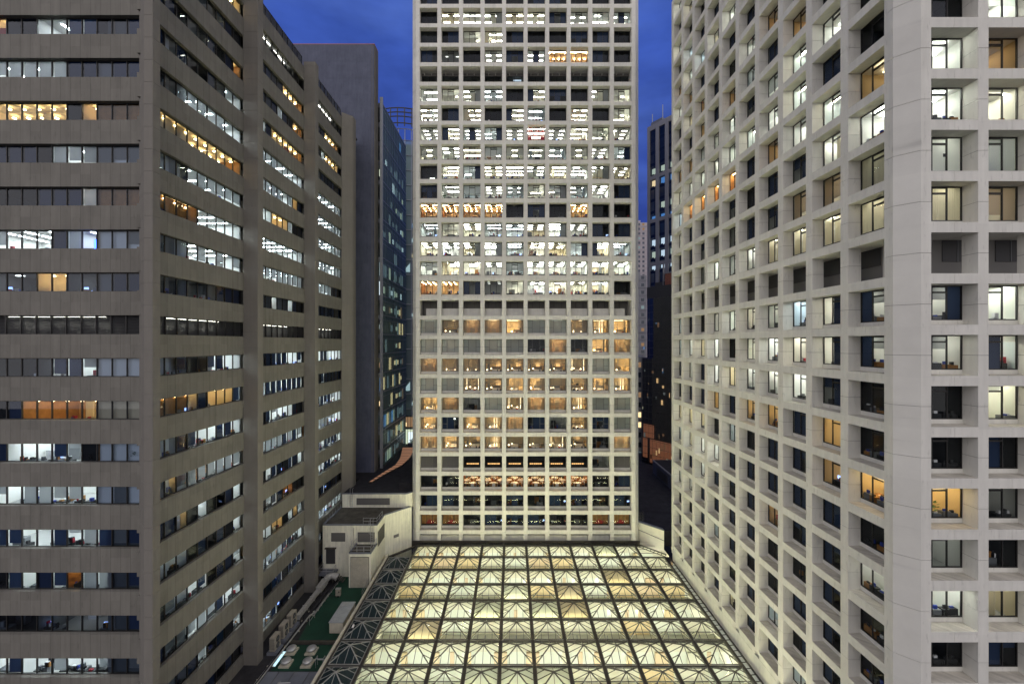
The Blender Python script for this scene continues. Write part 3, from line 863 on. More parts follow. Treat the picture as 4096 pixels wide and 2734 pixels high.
# ------------------------------------------------------------------ the banded granite building at the left
LF = ["RDDWWaaDya", "sssssDDDDD", "YYYYYDYYYY", "DDDDssssss", "DDDDDDsyyy", "sWWWDsBOys", "dddyyddDDD", "LLLLLLLLLL",
      "DDDdaaWWWW", "DDYYYYYYYY", "DWWWaWDYWW", "WWssssWWsW", "aaWWaWsasa", "DaWDaossWa", "DDDdddddWa", "WaWWsWWsWs", "DDDDDDDDDD"]
L1 = {-4:"DDDDDDDDD", -3:"DDDDDDDYY", -2:"DDDDdDDDD", -1:"DDDdDDDDy", 0:"DDdDDDDdWW"[1:], 1:"ddsWsWsWW", 2:"YYYYoYYYY", 3:"WWDWsssss", 4:"yyyyWWWWW",
      5:"ssWWsWsWs", 6:"dLLdddDDD".replace('L','w'), 7:"LLLLLLLLL", 8:"WWaDDaaWW", 9:"YYYoDYYYa", 10:"WWDaWWaaW", 11:"WOsssssss", 12:"DDyDwDDDW",
      13:"DDDDDDDDW", 14:"DsWWaDDDW", 15:"DsssssaWW", 16:"ssWDsDDDW", 17:"DDDDDDDDD"}
L2 = {-4:"DDDDDDDDD", -3:"LLLLLLLLL", -2:"DDDDDOOOO", -1:"DDdDsDDYY", 0:"WWDYYYRYY", 1:"ssWsWWWWW", 2:"sssssWsoD", 3:"sWWOOOsDD", 4:"WWWWWWWWW",
      5:"sssssssss", 6:"dddwddwDD", 7:"LLLLLLLLL", 8:"aDDaaaWWa", 9:"aaaaaaaaa", 10:"WDaWWWWDD", 11:"sssssasas", 12:"DDWaDDaDW",
      13:"WDWaDYYDD", 14:"OWWYYDWOs", 15:"sssssaaWW", 16:"DDDaaDaaa", 17:"WWWaDDaDD"}
L3 = {-4:"DDDDDDDDD", -3:"LLLLLLLLL", -2:"yDDDOOOOD", -1:"DDDWYYOOD", 0:"WDdDDDDDD", 1:"WWWWWWWss", 2:"WWWWWWsss", 3:"ssssWWsss", 4:"sWsssWWss",
      5:"ssssssDDD", 6:"DDDDdDDDD", 7:"LLLLLLLLL", 8:"DWWaaWWWW", 9:"DaDaDDDDD", 10:"WaaaaaWWW", 11:"oosssWWWW", 12:"aaaWaaaaW",
      13:"DWWWaaWWW", 14:"aBDaDDDDD", 15:"WsssWWsss", 16:"DDaDDaDDD", 17:"aDDaDaDDD"}

def window_band(parent, T, states, pw, h, rng, depth=5.0):
    """a ribbon of windows: frame = part, panes and rooms = sub-parts. local x=0 left end"""
    n = len(states); fr = MB()
    w = n*pw
    if states[0] == 'L':
        m = int(h/.13)
        for i in range(m):
            z = i*h/m
            fr.poly([(0,-.1,z),(w,-.1,z),(w,.03,z+h/m*.9),(0,.03,z+h/m*.9)], 'shutter')
        for i in range(n+1): fr.box(i*pw-.04, i*pw+.04, -.13, .06, 0, h, 'black')
        o = link("louvre_band", fr.mesh("louvre_band"), parent, T)
        b = MB(); b.box(0, w, .5, .55, -.05, h+.05, 'furn2')
        for q in range(5):
            x = rng.uniform(0, w-1); b.box(x, x+rng.uniform(.3, 1), .35, .4, 0, rng.uniform(.4, h), 'membrane')
        b.box(0, w, .06, .5, h, h+.04, 'furn2'); b.box(w*.15, w*.75, .42, .45, h-.1, h-.06, 'lampmid')  # lamp strip added behind the louvres to lighten the slats
        link("backing", b.mesh("backing"), o)
        return
    t = .09
    fr.box(0, w, -.03, .05, h-.07, h, 'black'); fr.box(0, w, -.03, .05, 0, .07, 'black')
    for i in range(n+1): fr.box(max(0, i*pw-t/2), min(w, i*pw+t/2), -.05, .06, .07, h-.07, 'black')
    o = link("window_band", fr.mesh("window_band"), parent, T)
    g = MB(); g.poly([(0,0,.03),(w,0,.03),(w,0,h-.03),(0,0,h-.03)], 'leftglass'); link("pane", g.mesh("pane"), o)
    cls = lambda c: 'cool' if c in 'WsawB' else ('warm' if c in 'YOoyR' else ('dim' if c == 'd' else 'dark'))
    rm = MB(); zf, zc = -.8, h+.12
    i = 0
    while i < n:
        j = i
        while j < n and cls(states[j]) == cls(states[i]): j += 1
        c = cls(states[i]); x0, x1 = i*pw+.02, j*pw-.02; cw = x1-x0
        rm.T = Matrix.Translation(((x0+x1)/2, 0, 0))
        if c == 'cool':
            shell(rm, cw, zf, zc, depth, 'wall', 'ceil', 'carpet')
            m = max(1, round(cw/2.4))
            for a in range(m):
                xa = -cw/2 + cw*(a+.5)/m
                for y in (.8, 2.2, 3.6): rm.box(xa-.06, xa+.06, y, y+1.1, zc-.05, zc-.01, 'lamp', 'fkrl')
            furniture(rm, rng, cw, zf, .2, depth, .9)
            if cw > 2.5 and rng.random() < .4: shelf(rm, rng, -cw/2+.2, depth-.5, zf, 1.2)
        elif c == 'warm':
            shell(rm, cw, zf, zc, depth, rng.choice(['warmwall','wood','warmwall']), 'warmwall', 'carpet', rng.choice(['warmwall','wood']))
            m = max(1, round(cw/1.35))
            for a in range(m):
                xa = -cw/2 + cw*(a+.5)/m
                for y in (.7, 2.2, 3.7): rm.box(xa-.1, xa+.1, y-.1, y+.1, zc-.3, zc-.24, 'warm')
            furniture(rm, rng, cw, zf, .2, depth, .8, True)
            for q in range(max(1, int(cw/2))):
                xa = rng.uniform(-cw/2+.1, cw/2-.9); ya = rng.uniform(1.5, 4); rm.box(xa, xa+.8, ya, ya+.1, zf, zc-rng.choice([0,0,.8]), rng.choice(['wood','curtain','wall']))
            rm.box(-cw/2+.3, -cw/2+.9, depth-.06, depth-.03, zf+1.2, zf+1.9, 'paper')
        elif c == 'dim':
            shell(rm, cw, zf, zc, depth, 'furn2', 'furn2', 'carpet')
            m = max(1, round(cw/3))
            for a in range(m):
                xa = -cw/2 + cw*(a+.5)/m
                rm.poly([(xa-.4,2,zc-.03),(xa+.4,2,zc-.03),(xa+.4,2.2,zc-.03),(xa-.4,2.2,zc-.03)], 'lampmid')
            furniture(rm, rng, cw, zf, .2, depth, .7)
        else:
            shell(rm, cw, zf, zc, 4, 'darkroom', 'darkroom', 'darkroom')
            furniture(rm, rng, cw, zf, .2, 4, .4)
        rm.T = Matrix.Identity(4)
        i = j
    for i, s in enumerate(states):
        a, b = i*pw+.05, (i+1)*pw-.05
        if s == 's':
            f = rng.choice([1, 1, .85, .75, .7]); rm.poly([(a,.14,h*(1-f)),(b,.14,h*(1-f)),(b,.14,h),(a,.14,h)], 'blind')
        elif s == 'a':
            f = rng.choice([.97, .93, .85, .75, .98]); rm.poly([(a,.14,h*(1-f)),(b-.06,.14,h*(1-f)),(b-.06,.14,h),(a,.14,h)], 'blinddark')
        elif s == 'D' and rng.random() < .5:
            rm.poly([(a,.14,0),(b-.02,.14,0),(b-.02,.14,h),(a,.14,h)], 'blinddark')
        elif s == 'B':
            rm.box(a+.2, b-.2, .8, .84, .2, 1.1, 'blue')
        elif s == 'R':
            rm.box(a, b, .5, .55, -.4, 1.2, 'redwall')
        elif s == 'W' and rng.random() < .2:
            f = rng.choice([.3, .5]); rm.poly([(a,.14,h*(1-f)),(b,.14,h*(1-f)),(b,.14,h),(a,.14,h)], 'blind')
    link("room_interior", rm.mesh("room_interior"), o)

def left_building():
    XP, XS = -30.68, -32.35; YP = 34.9; P = 14.4; FL = 3.807
    YF = 36.55; gl = .38; pw = 1.345
    top = lambda j: CZ - (74 + 169.6*j - 1372)*36.93/F0        # top of the glass of row j
    h = 1.70; base = 18
    roofz = CZ + 43.7
    rng = random.Random(3)
    root = thing("banded_office_building", "grey granite building at the left with long ribbon windows between tall piers", "building", (XP, YP, base))
    inv = Matrix.Translation((-XP, -YP, -base))
    wall = MB(); wall.T = inv
    rows = list(range(-4, 18))
    # spandrels: turned to the camera, then one run per bay along the flank
    def spandrel(z0, z1):
        wall.box(-56, -33.05, YF, YF+.55, z0, z1, 'stone')
    prev = roofz
    for j in rows + [None]:
        z1 = prev
        z0 = top(j) if j is not None else base
        if z1 > z0 + .05 and not (z0 > roofz):
            z0c = z0
            wall.box(-56, -33.0, YF, YF+.6, z0c, z1, 'stone')
            for i in range(3):
                y0 = YP + i*P + 1.2; y1 = YP + (i+1)*P
                wall.box(XS-.6, XS, y0-.2, y1+.05, z0c, z1, 'stone')
        if j is not None: prev = min(roofz, top(j) - h)
    # piers with open joints
    def pier(pts, half):
        z = base; step = FL/2 if half else FL
        off = (top(0)+.6 - base) % step
        zs = [base] + [base + off + step*i for i in range(int((roofz-base-off)/step)+1)]
        zs = [q for q in zs if q < roofz-.3] + [roofz+.15]
        for a, b in zip(zs[:-1], zs[1:]):
            if b - a > .05: wall.prism(pts, a+.012, b-.012, 'pier')
        cx = sum(p[0] for p in pts)/len(pts); cy = sum(p[1] for p in pts)/len(pts)
        core = [(cx+(p[0]-cx)*.965, cy+(p[1]-cy)*.965) for p in pts]
        wall.prism(core, base, roofz, 'joint')
    pier([(-31.42, YP), (XP-.002, YP), (XP, YP+.75), (XS, YP+1.6), (XS, YP+2.3), (-33.1, YP+2.3), (-33.1, YF-.25)], True)
    for i in (1, 2):
        y = YP + i*P
        pier([(XS-.1, y), (XP, y), (XP, y+1.1), (XS, y+1.35), (XS-.1, y+1.35)], True)
    y = YP + 3*P
    pier([(XS-.1, y-.4), (XS+.05, y-.4), (-30.85, y+.9), (-30.75, y+1.2), (-30.75, y+2.4), (XS-.1, y+2.4)], True)
    wall.box(-56, XS-.62, YF+.62, YP+3*P+9, roofz-.6, roofz-.3, 'asphalt')
    wall.box(-40, -34.4, YP+3*P+2.4, YP+3*P+9.5, base, roofz-.4, 'slab')
    wall.box(-56, -39, 44, YP+3*P+9, base, roofz-.7, 'darkroom')
    wall.box(-56, -38.9, YP+3*P+8.6, YP+3*P+9, base, roofz, 'stone')
    wall.box(-33.42, -33.02, YF+.2, YF+.62, base, roofz-.1, 'pier')
    wall.T = Matrix.Identity(4)
    wall.build("wall", root)
    for j in rows:
        z = top(j) - h
        if z > roofz: continue
        if j >= 0 and j < len(LF):
            s = LF[j]; s = s[0] + s if len(s) == 10 else s
            n = len(s)
            T = inv @ frame_at(-33.4 - n*1.357, YF+gl, z, 0)
            window_band(root, T, s, 1.357, h, rng)
        for i, LS in enumerate((L1, L2, L3)):
            s = LS[j]; y1 = YP + (i+1)*P - .05
            T = inv @ frame_at(XS-gl, y1 - 9*pw, z, math.pi/2)
            window_band(root, T, s, pw, h, rng)
    return root

# ------------------------------------------------------------------ the glass roof of pyramids over the atrium
ZS = CZ - 37.1
def skylight():
    root = thing("pyramid_skylight", "lit glass roof made of rows of shallow pyramids in a dark bronze grid", "skylight", (-17.41, 71, ZS))
    inv = Matrix.Translation((17.41, -71, -ZS))
    Xn = lambda n: -17.41 + 4*(n+4)
    Yr = lambda r: 75 - 4*(r)                    # front line of row r (1..)
    # beams
    g = MB(); g.T = inv
    ymin = Yr(10)
    for n in range(-5, 8):
        yb = 75.0 if -4 <= n <= 6 else 71.0
        g.box(Xn(n)-.16, Xn(n)+.16, ymin, yb, ZS-.30, ZS+.06, 'sky_frame')
    for r in range(0, 11):
        y = Yr(r); xa = Xn(-5) if r >= 1 else Xn(-4); xb = Xn(7) if r >= 1 else Xn(6)
        g.box(xa, xb, y-.10, y+.10, ZS-.16, ZS+.045, 'sky_frame')
    g.box(Xn(-5)-.45, Xn(-5)-.12, ymin, 71.6, ZS-1.6, ZS+.22, 'cream')
    g.build("beam_grid", root)
    # one pyramid, copied
    ap = Vector((2, 2, .98)); lo, hi = .2, 3.8
    cor = [Vector((lo,lo,.06)), Vector((hi,lo,.06)), Vector((hi,hi,.06)), Vector((lo,hi,.06))]
    pg = MB()
    for a in range(4): pg.poly([cor[a], cor[(a+1)%4], ap], 'sky_glass')
    pgm = pg.mesh("glass_pyramid")
    pd = MB()
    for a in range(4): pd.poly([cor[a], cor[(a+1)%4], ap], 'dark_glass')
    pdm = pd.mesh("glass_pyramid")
    def bars(k, k2):
        pb = MB()
        for c in cor: pb.bar(c, ap, .10, .11, k)
        for a in range(4):
            p, q = cor[a], cor[(a+1)%4]
            for t in (.25, .5, .75):
                e = p.lerp(q, t)
                top = ap if t == .5 else (p.lerp(ap, .5) if t < .5 else q.lerp(ap, .5))
                pb.bar(e, top, .055, .07, k)
            pb.bar(p, q, .07, .09, k2)
        return pb.mesh("glazing_bars")
    bm, bmp = bars('sky_bar', 'sky_bar'), bars('sky_bar_pale', 'sky_bar_pale')
    SH = {(1,4):'shadepale', (3,4):'shade', (4,0):'shadepale', (4,2):'shade', (5,-1):'shadepale', (5,1):'shadepale', (5,2):'shade',
          (6,-3):'shade', (8,-1):'shadepale', (8,0):'shadepale', (8,1):'shadepale'}
    for r in range(1, 9):
        for n in range(-5, 7):
            if r == 1 and n in (-5, 6): continue
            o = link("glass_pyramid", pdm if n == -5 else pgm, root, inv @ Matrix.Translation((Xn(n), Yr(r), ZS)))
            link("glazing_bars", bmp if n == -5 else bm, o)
            k = SH.get((r, n))
            if k:
                s = MB(); s.poly([cor[0]+Vector((0,0,-.03)), cor[1]+Vector((0,0,-.03)), ap+Vector((0,0,-.06))], k)
                for a in range(1, 4): s.poly([cor[a]+Vector((0,0,-.03)), cor[(a+1)%4]+Vector((0,0,-.03)), ap+Vector((0,0,-.06))], k)
                link("shade_cloth", s.mesh("shade_cloth"), o)
    # narrow glazed margins along the two buildings, with the canted corner
    e = MB(); e.T = inv
    def margin(a, b, wv, n):
        a = Vector(a); b = Vector(b); wv = Vector(wv)
        e.poly([a, b, b+wv, a+wv], 'sky_glass')
        e.bar(a, b, .10, .10, 'sky_frame'); e.bar(a+wv, b+wv, .16, .16, 'sky_frame')
        for i in range(n+1):
            p = a.lerp(b, i/n); e.bar(p, p+wv, .06, .07, 'sky_frame')
    margin((Xn(-4), 75.15, ZS), (Xn(6), 75.15, ZS), (0, .55, .25), 40)
    margin((Xn(7)+.12, ymin, ZS), (Xn(7)+.12, 70.9, ZS), (.62, 0, .05), 40)
    margin((Xn(6)+.1, 75.0, ZS), (Xn(7), 71.2, ZS), (.45, .42, .1), 8)
    e.poly([(Xn(6), 75, ZS-.02), (Xn(6), 71, ZS-.02), (Xn(7), 71, ZS-.02)], 'sky_glass')
    for t in (.33, .66): e.bar((Xn(6), 71+4*t, ZS), (Xn(6)+4*(1-t), 71+4*t, ZS), .06, .07, 'sky_bar')
    e.poly([(Xn(-4), 75, ZS-.02), (Xn(-5), 71, ZS-.02), (Xn(-4), 71, ZS-.02)], 'sky_glass')
    e.bar((Xn(-4), 75, ZS), (Xn(-5), 71, ZS), .3, .3, 'sky_frame')
    e.box(-18.6, 23.7, 75.72, 75.8, ZS-.4, ZS+.55, 'sky_frame')
    e.build("edge_glazing", root)
    # the lit hall below: plaster downstands, white ribbed panels, posts, lamp strips and added upward fill troughs
    h = MB(); h.T = inv; crng = random.Random(21)
    zf = ZS - 4.3
    h.box(Xn(-4), 27.4, ymin, 75.9, zf-.1, zf, 'panel')
    h.box(Xn(-4)-.1, Xn(-4)-.02, ymin, 75.9, zf, ZS-.5, 'atrium')
    h.box(27.42, 27.47, ymin, 75.9, zf, ZS-.1, 'atrium')
    h.box(Xn(-4), 27.4, ymin-.1, ymin, zf, ZS-.5, 'atrium')
    h.box(Xn(-4), 27.4, 75.85, 75.9, zf, ZS+.1, 'atrium')
    for r in range(0, 10):
        y = Yr(r)                                # back line of row r+1
        row = r + 1
        if row % 2 == 0:
            for n in range(-4, 7): h.box(Xn(n), min(27.3, Xn(n+1)), y-.12, y+.12, ZS-2.0, ZS-.18, crng.choice(['atrium', 'atrium', 'panel', 'warmwall', 'terrawall']))
            h.box(Xn(-4), 27.3, y-.4, y-.32, ZS-1.5, ZS-1.42, 'sky_bar')
            for n in range(-4, 7):
                if (n*7+r) % 3: h.box(Xn(n)+1.9, Xn(n)+2.0, y-1.4, y-1.3, ZS-2.6, ZS-1.2, 'sky_bar')
            h.box(Xn(-4), 27.3, y-.9, y+.12, ZS-2.12, ZS-2.02, 'atrium')
        else:
            h.box(Xn(-4), 27.3, y-.12, y+.12, ZS-1.25, ZS-.18, 'atrium')
            bays = []
            for n in range(-4, 7):
                x0 = Xn(n)
                hw = crng.choice([.3, .35, .6, .8]); h.box(x0-hw, x0+hw, y-.35, y+.1, zf, ZS-1.27, crng.choice(['atrium', 'warmwall', 'terrawall']))
                x = x0+hw+.05
                while x < x0+3.1:
                    h.box(x, x+.10, y+.0, y+.08, zf, ZS-1.27, 'panel')
                    h.box(x+.10, x+.16, y+.03, y+.08, zf, ZS-1.27, 'panel')
                    x += .16
                if (n+r) % 4 == 0: h.box(x0+1.7, x0+2.2, y-.2, y-.02, zf, ZS-1.27, 'terrawall')
        h.box(Xn(-4)+.3, 27.2, y-3.6, y-3.4, zf+.5, zf+.62, 'atriumlamp2' if row % 2 == 0 else 'atriumlamp'); h.box(Xn(-4)+.3, 27.2, y-3.86, y-3.52, ZS-.7, ZS-.55, 'sky_frame', 't'); h.poly([(Xn(-4)+.3,y-3.86,ZS-.55),(27.2,y-3.86,ZS-.55),(27.2,y-3.52,ZS-.55),(Xn(-4)+.3,y-3.52,ZS-.55)], 'facade_fill')  # upward strips behind the beams are added to yellow the facades
    h.build("atrium_hall", root)
    d = MB(); d.T = inv
    d.box(Xn(-5), Xn(-4)-.12, ymin, 71, ZS-3.2, ZS-3.1, 'well')
    d.box(Xn(-5)-.1, Xn(-5), ymin, 71, ZS-3.2, ZS-.4, 'darkroom')
    d.build("unlit_well", root)
    return root

# ------------------------------------------------------------------ roofs and roof plant
HG = CZ - 38.8
def railing(pts, h=1.05, r=.03, post=1.3, rails=(1.0, .5)):
    mb = MB()
    for a, b in zip(pts[:-1], pts[1:]):
        a = Vector(a); b = Vector(b); L = (b-a).length; n = max(1, round(L/post))
        for i in range(n+1):
            p = a.lerp(b, i/n); mb.tube([p, p+Vector((0,0,h))], r, 'steel', 6)
        for q in rails:
            mb.tube([a+Vector((0,0,h*q)), b+Vector((0,0,h*q))], r, 'steel', 6)
    return mb

def ladder(x, y, z0, z1, cage=False):
    mb = MB()
    for s in (-.22, .22):
        mb.tube([(x+s, y, z0), (x+s, y, z1+1.0), (x+s, y+.5, z1+1.0)], .03, 'steel', 6)
    z = z0+.3
    while z < z1:
        mb.tube([(x-.22, y, z), (x+.22, y, z)], .018, 'steel', 6); z += .3
    if cage:
        z = z0+2
        while z < z1+.9:
            mb.tube([(x-.22,y,z),(x-.36,y-.4,z),(x,y-.72,z),(x+.36,y-.4,z),(x+.22,y,z)], .018, 'steel', 5); z += .8
        for q in ((-.36,-.4),(0,-.72),(.36,-.4)): mb.tube([(x+q[0],y+q[1],z0+2),(x+q[0],y+q[1],z1+.9)], .016, 'steel', 5)
    return mb

def plant_room():
    root = thing("rooftop_plant_room", "cream rendered plant building stepping up between the granite building and the white tower", "building", (-22.4, 68, HG))
    inv = Matrix.Translation((22.4, -68, -HG))
    t1 = CZ - 30.26; t2 = CZ - 27.8; t0 = CZ - 33.4
    w = MB(); w.T = inv
    w.prism([(-31.5, 68), (-22.4, 68), (-22.4, 72), (-18.65, 75.8), (-18.65, 75.95), (-31.5, 75.95)], HG-2, t1, 'render', 'felt')
    w.prism([(-25.9, 64.9), (-22.402, 64.9), (-22.402, 67.99), (-25.9, 67.99)], HG-2, t0, 'render', 'felt')
    w.prism([(-31.3, 75.4), (-19.6, 75.4), (-18.62, 76.2), (-18.62, 84), (-31.3, 84)], t1-.1, t2, 'render', 'asphalt')
    # copings
    for a, b, z in (((-31.5,68.08),(-22.4,68.08),t1), ((-31.42,68),(-31.42,75.4),t1), ((-22.48,68.1),(-22.48,72),t1), ((-22.45,72),(-19.0,75.5),t1),
                    ((-25.9,64.98),(-22.4,64.98),t0), ((-22.48,65),(-22.48,68),t0), ((-25.82,65),(-25.82,68),t0), ((-31.3,75.48),(-19.6,75.48),t2), ((-19.6,75.48),(-18.65,76.25),t2)):
        w.bar((a[0],a[1],z+.09), (b[0],b[1],z+.09), .2, .22, 'membrane')
    w.box(-21.6, -18.7, 78, 82, t2, t2+1.2, 'asphalt')
    w.build("wall", root)
    def flat(name, x0, x1, z0, z1, y, k='greylouvre', slats=True, lab=None):
        mb = MB(); mb.T = inv
        mb.box(x0-.06, x1+.06, y-.05, y-.005, z0-.06, z1+.06, 'sky_bar')
        n = max(2, int((z1-z0)/.14))
        for i in range(n):
            z = z0+(z1-z0)*i/n
            mb.box(x0, x1, y-.09, y-.05, z, z+(z1-z0)/n*.7, k)
        return mb.build(name, root)
    flat("vent_louvre", -30.0, -27.8, t1-2.6, t1-1.3, 68)
    flat("vent_louvre", -25.6, -22.9, t1-2.7, t1-1.2, 68)
    flat("vent_louvre", -28.6, -22.6, t2-1.9, t2-.8, 75.4)
    flat("roller_shutter", -25.6, -22.75, HG+.15, t0-.55, 64.9, 'cream')
    d = MB(); d.T = inv
    d.box(-30.9, -29.4, 67.9, 67.99, HG+2.2, HG+4.6, 'shutter'); d.box(-31.0, -29.2, 67.6, 67.99, HG+4.75, HG+4.9, 'felt')
    dd = d.build("door", root); dd["label"] = "dark recessed door under a brown canopy"
    s = MB(); s.T = inv
    s.box(-31.4, -28.9, 66.2, 67.99, HG+1.1, HG+1.3, 'membrane'); s.box(-31.3, -31.1, 66.3, 66.5, HG, HG+1.1, 'sky_bar'); s.box(-29.2, -29.0, 66.3, 66.5, HG, HG+1.1, 'sky_bar')
    for i in range(5): s.box(-28.85+i*.3, -28.55+i*.3, 66.2, 67.2, HG+1.0-i*.22, HG+1.06-i*.22, 'sky_bar')
    s.build("landing", root)
    sv = MB(); sv.T = inv
    sv.box(-22.40, -22.34, 68.2, 71.6, t1-3.6, t1-1.2, 'greylouvre')
    for i in range(14): sv.box(-22.34, -22.30, 68.2, 71.6, t1-3.6+i*.17, t1-3.5+i*.17, 'sky_bar')
    sv.build("vent_louvre", root)
    v2 = MB(); v2.T = inv @ frame_at(-21.2, 73.22, t1-4.6, R(45))
    v2.box(0, 1.0, -.06, 0, 0, .5, 'greylouvre'); v2.T = inv
    v2.build("vent_louvre", root)
    def rail(pts):
        mb = railing(pts); o = mb.build("roof_railing", root); o.matrix_local = inv
    rail([(-24.9, 68.4, t1), (-22.6, 68.4, t1), (-22.6, 71.2, t1)])
    rail([(-25.8, 67.9, t0), (-25.8, 65.1, t0), (-22.5, 65.1, t0), (-22.5, 67.9, t0)])
    rail([(-31.3, 67.9, HG+1.3), (-31.3, 66.3, HG+1.3), (-29.0, 66.3, HG+1.3), (-29.0, 67.3, HG+1.3)])
    for x, y, a, b, c in ((-23.3, 67.9, t0, t1, True), (-29.6, 75.3, t1, t2, False), (-26.05, 66.8, HG, t0, False)):
        mb = ladder(x, y, a, b, c); o = mb.build("wall_ladder", root); o.matrix_local = inv
    p = MB()
    for i in range(7):
        y = 69.5+i*1.1; p.tube([(-31.45, y, t1), (-31.45, y, t1+.8)], .03, 'steel', 6)
    o = p.build("guard_post", root); o.matrix_local = inv
    dp = MB()
    dp.tube([(-26.3, 67.93, HG), (-26.3, 67.93, t1-.4)], .06, 'cream', 8)
    o = dp.build("drain_pipe", root); o.matrix_local = inv
    return root

def roof_things():
    # long cream plenum with grey lids
    t = thing("vent_plenum", "long cream metal box with grey panelled lid beside the skylight kerb", "vent", (-23.5, 54.6, HG))
    a = MB(); a.box(-.9, .9, 0, 4.3, .1, 1.5, 'cream'); a.box(-.8, .8, .1, 4.2, 0, .1, 'joint'); a.build("casing", t)
    a = MB()
    for i in range(4): a.box(-.98, .98, -.06+i*1.105, 1.02+i*1.105, 1.5, 1.6, 'lid')
    a.build("lid", t)
    # mushroom vents
    i = 0
    lab = ["round grey roof vent at the back next to the granite building", "round grey roof vent at the back next to the skylight kerb", "round grey roof vent in front next to the granite building", "round grey roof vent in front next to the skylight kerb"]
    src = None
    for (x, y) in ((-27.7, 51.4), (-25.2, 51.4), (-27.3, 49.4), (-24.7, 49.4)):
        if src is None:
            src = thing("roof_vent", lab[0], "vent", (x, y, HG), "round roof vents on the green roof")
            b = MB(); b.box(-.62, .62, -.62, .62, 0, .22, 'cream'); b.lathe([(.4,.22),(.4,.45)], 'duct'); b.build("kerb", src)
            c = MB(); c.lathe([(.5,.40),(.58,.44),(.58,.52),(.52,.62),(.36,.70),(.15,.74),(.02,.75)], 'steel', 24); c.build("cowl", src, True)
        else:
            o = src.copy(); col.objects.link(o); o.location = (x, y, HG); o["label"] = lab[i]
            for ch in src.children:
                q = ch.copy(); col.objects.link(q); q.parent = o
        i += 1
    # air conditioner condensers on a plinth under the ribbon windows
    lab = ["nearest cream air conditioning unit by the granite wall", "taller middle cream air conditioning unit by the granite wall", "farthest cream air conditioning unit of the three by the granite wall"]
    src = None
    for i, (y, z) in enumerate(((50.9, .35), (52.9, .5), (54.8, .6))):
        if src is None:
            src = thing("ac_condenser", lab[0], "air conditioner", (-30.2, y, HG+z), "air conditioning units by the granite wall")
            b = MB(); b.box(0, .65, 0, 1.3, .1, 1.75, 'acpaint'); b.box(.05, .6, .05, .25, 0, .1, 'sky_bar'); b.box(.05, .6, 1.05, 1.25, 0, .1, 'sky_bar')
            b.box(-.3, 1.0, -.1, 1.4, -.7, 0, 'membrane'); b.build("casing", src)
            for zz in (.5, 1.3):
                f = MB(); f.T = Matrix.Translation((.66, .65, zz)) @ Matrix.Rotation(R(90), 4, 'Y')
                f.lathe([(.34,0),(.34,.03),(.3,.03),(.28,.01)], 'furn', 20); f.lathe([(.08,.01),(.08,.04)], 'furn2', 10)
                for q in range(6): f.box(-.3, .3, -.008, .008, .03, .04, 'furn2'); f.T = f.T @ Matrix.Rotation(R(30), 4, 'Z')
                f.build("fan", src)
            g = MB()
            for q in range(9): g.box(.08+q*.06, .1+q*.06, -.012, 0, .25, 1.6, 'sky_bar')
            g.build("front_grille", src)
        else:
            o = src.copy(); col.objects.link(o); o.location = (-30.2, y, HG+z); o["label"] = lab[i]
            for ch in src.children:
                q = ch.copy(); col.objects.link(q); q.parent = o
    # metal ducts along the wall
    d = MB()
    pts = [(0,0,.7),(.05,2.0,.75),(.1,4,.8),(.1,5.8,.85)]
    for a, b in zip(pts[:-1], pts[1:]): d.bar((a[0],a[1]+.06,a[2]), (b[0],b[1]-.06,b[2]), .55, .55, 'duct')
    for p in pts: d.bar((p[0],p[1]-.05,p[2]), (p[0],p[1]+.05,p[2]), .66, .66, 'steel')
    for y in (.6, 2.6, 4.6): d.box(-.2, .3, y, y+.1, -.3, .5, 'sky_bar')
    o = d.build("air_duct"); o.location = (-29.7, 56.6, HG+.2); tag(o, "straight grey metal duct running along the granite wall behind the air conditioning units", "duct")
    d = MB()
    d.bar((0,0,.9), (0,2.2,1.0), .9, .8, 'duct')
    d.tube([(0,2.2,1.0),(.1,2.8,1.15),(.5,3.2,1.2),(1.1,3.3,1.1),(1.5,3.3,.9)], [.5,.5,.48,.5,.6], 'duct', 12)
    d.box(-.3, .3, .4, .55, -.2, .55, 'sky_bar'); d.box(-.3, .3, 1.7, 1.85, -.2, .6, 'sky_bar')
    o = d.build("bent_duct"); o.location = (-29.6, 62.6, HG+.2); tag(o, "fat bent duct turning towards the green roof in front of the plant building", "duct")
    # hand rails beside the gutter
    o = railing([(-27.9, 56.3, HG), (-27.9, 57.8, HG)]).build("access_rail"); tag(o, "short steel access rail at the left edge of the green roof", "railing")
    o = railing([(-22.9, 62.4, HG), (-22.6, 64.0, HG+.9)]).build("step_rail"); tag(o, "sloping steel handrail at the steps beside the roller shutter", "railing")
    # lit strip in the gutter
    t = thing("strip_rooflight", "glowing cool white strip light let into the dark gutter", "rooflight", (-28.6, 50.2, HG+.06))
    a = MB(); a.box(-.28, .28, -1.3, 1.3, -.06, .04, 'sky_frame'); a.build("frame", t)
    a = MB()
    for q in range(12): a.box(-.2, .2, -1.2+q*.2, -1.04+q*.2, .04, .07, 'coolglow')
    a.build("diffuser", t)
    # pipe runs
    p = MB()
    p.tube([(-28.9, 46, HG+.25), (-28.7, 58, HG+.25), (-28.2, 58.6, HG+.25), (-28.2, 63, HG+.25)], .09, 'duct', 8)
    p.tube([(-29.2, 46, HG+.2), (-29.0, 60, HG+.2)], .06, 'steel', 8)
    for y in range(47, 60, 2): p.box(-29.4, -28.6, y, y+.12, HG, HG+.14, 'cream')
    o = p.build("service_pipes"); tag(o, "two thin service pipes lying along the gutter beside the granite wall", "pipes")
    # cable trays, valves and small plant on the roofs
    c = MB(); rr = random.Random(31)
    c.bar((0,0,.16), (0,9.5,.16), .34, .06, 'steel')
    for i in range(9): c.box(-.2, .2, i*1.1, i*1.1+.08, 0, .14, 'cream')
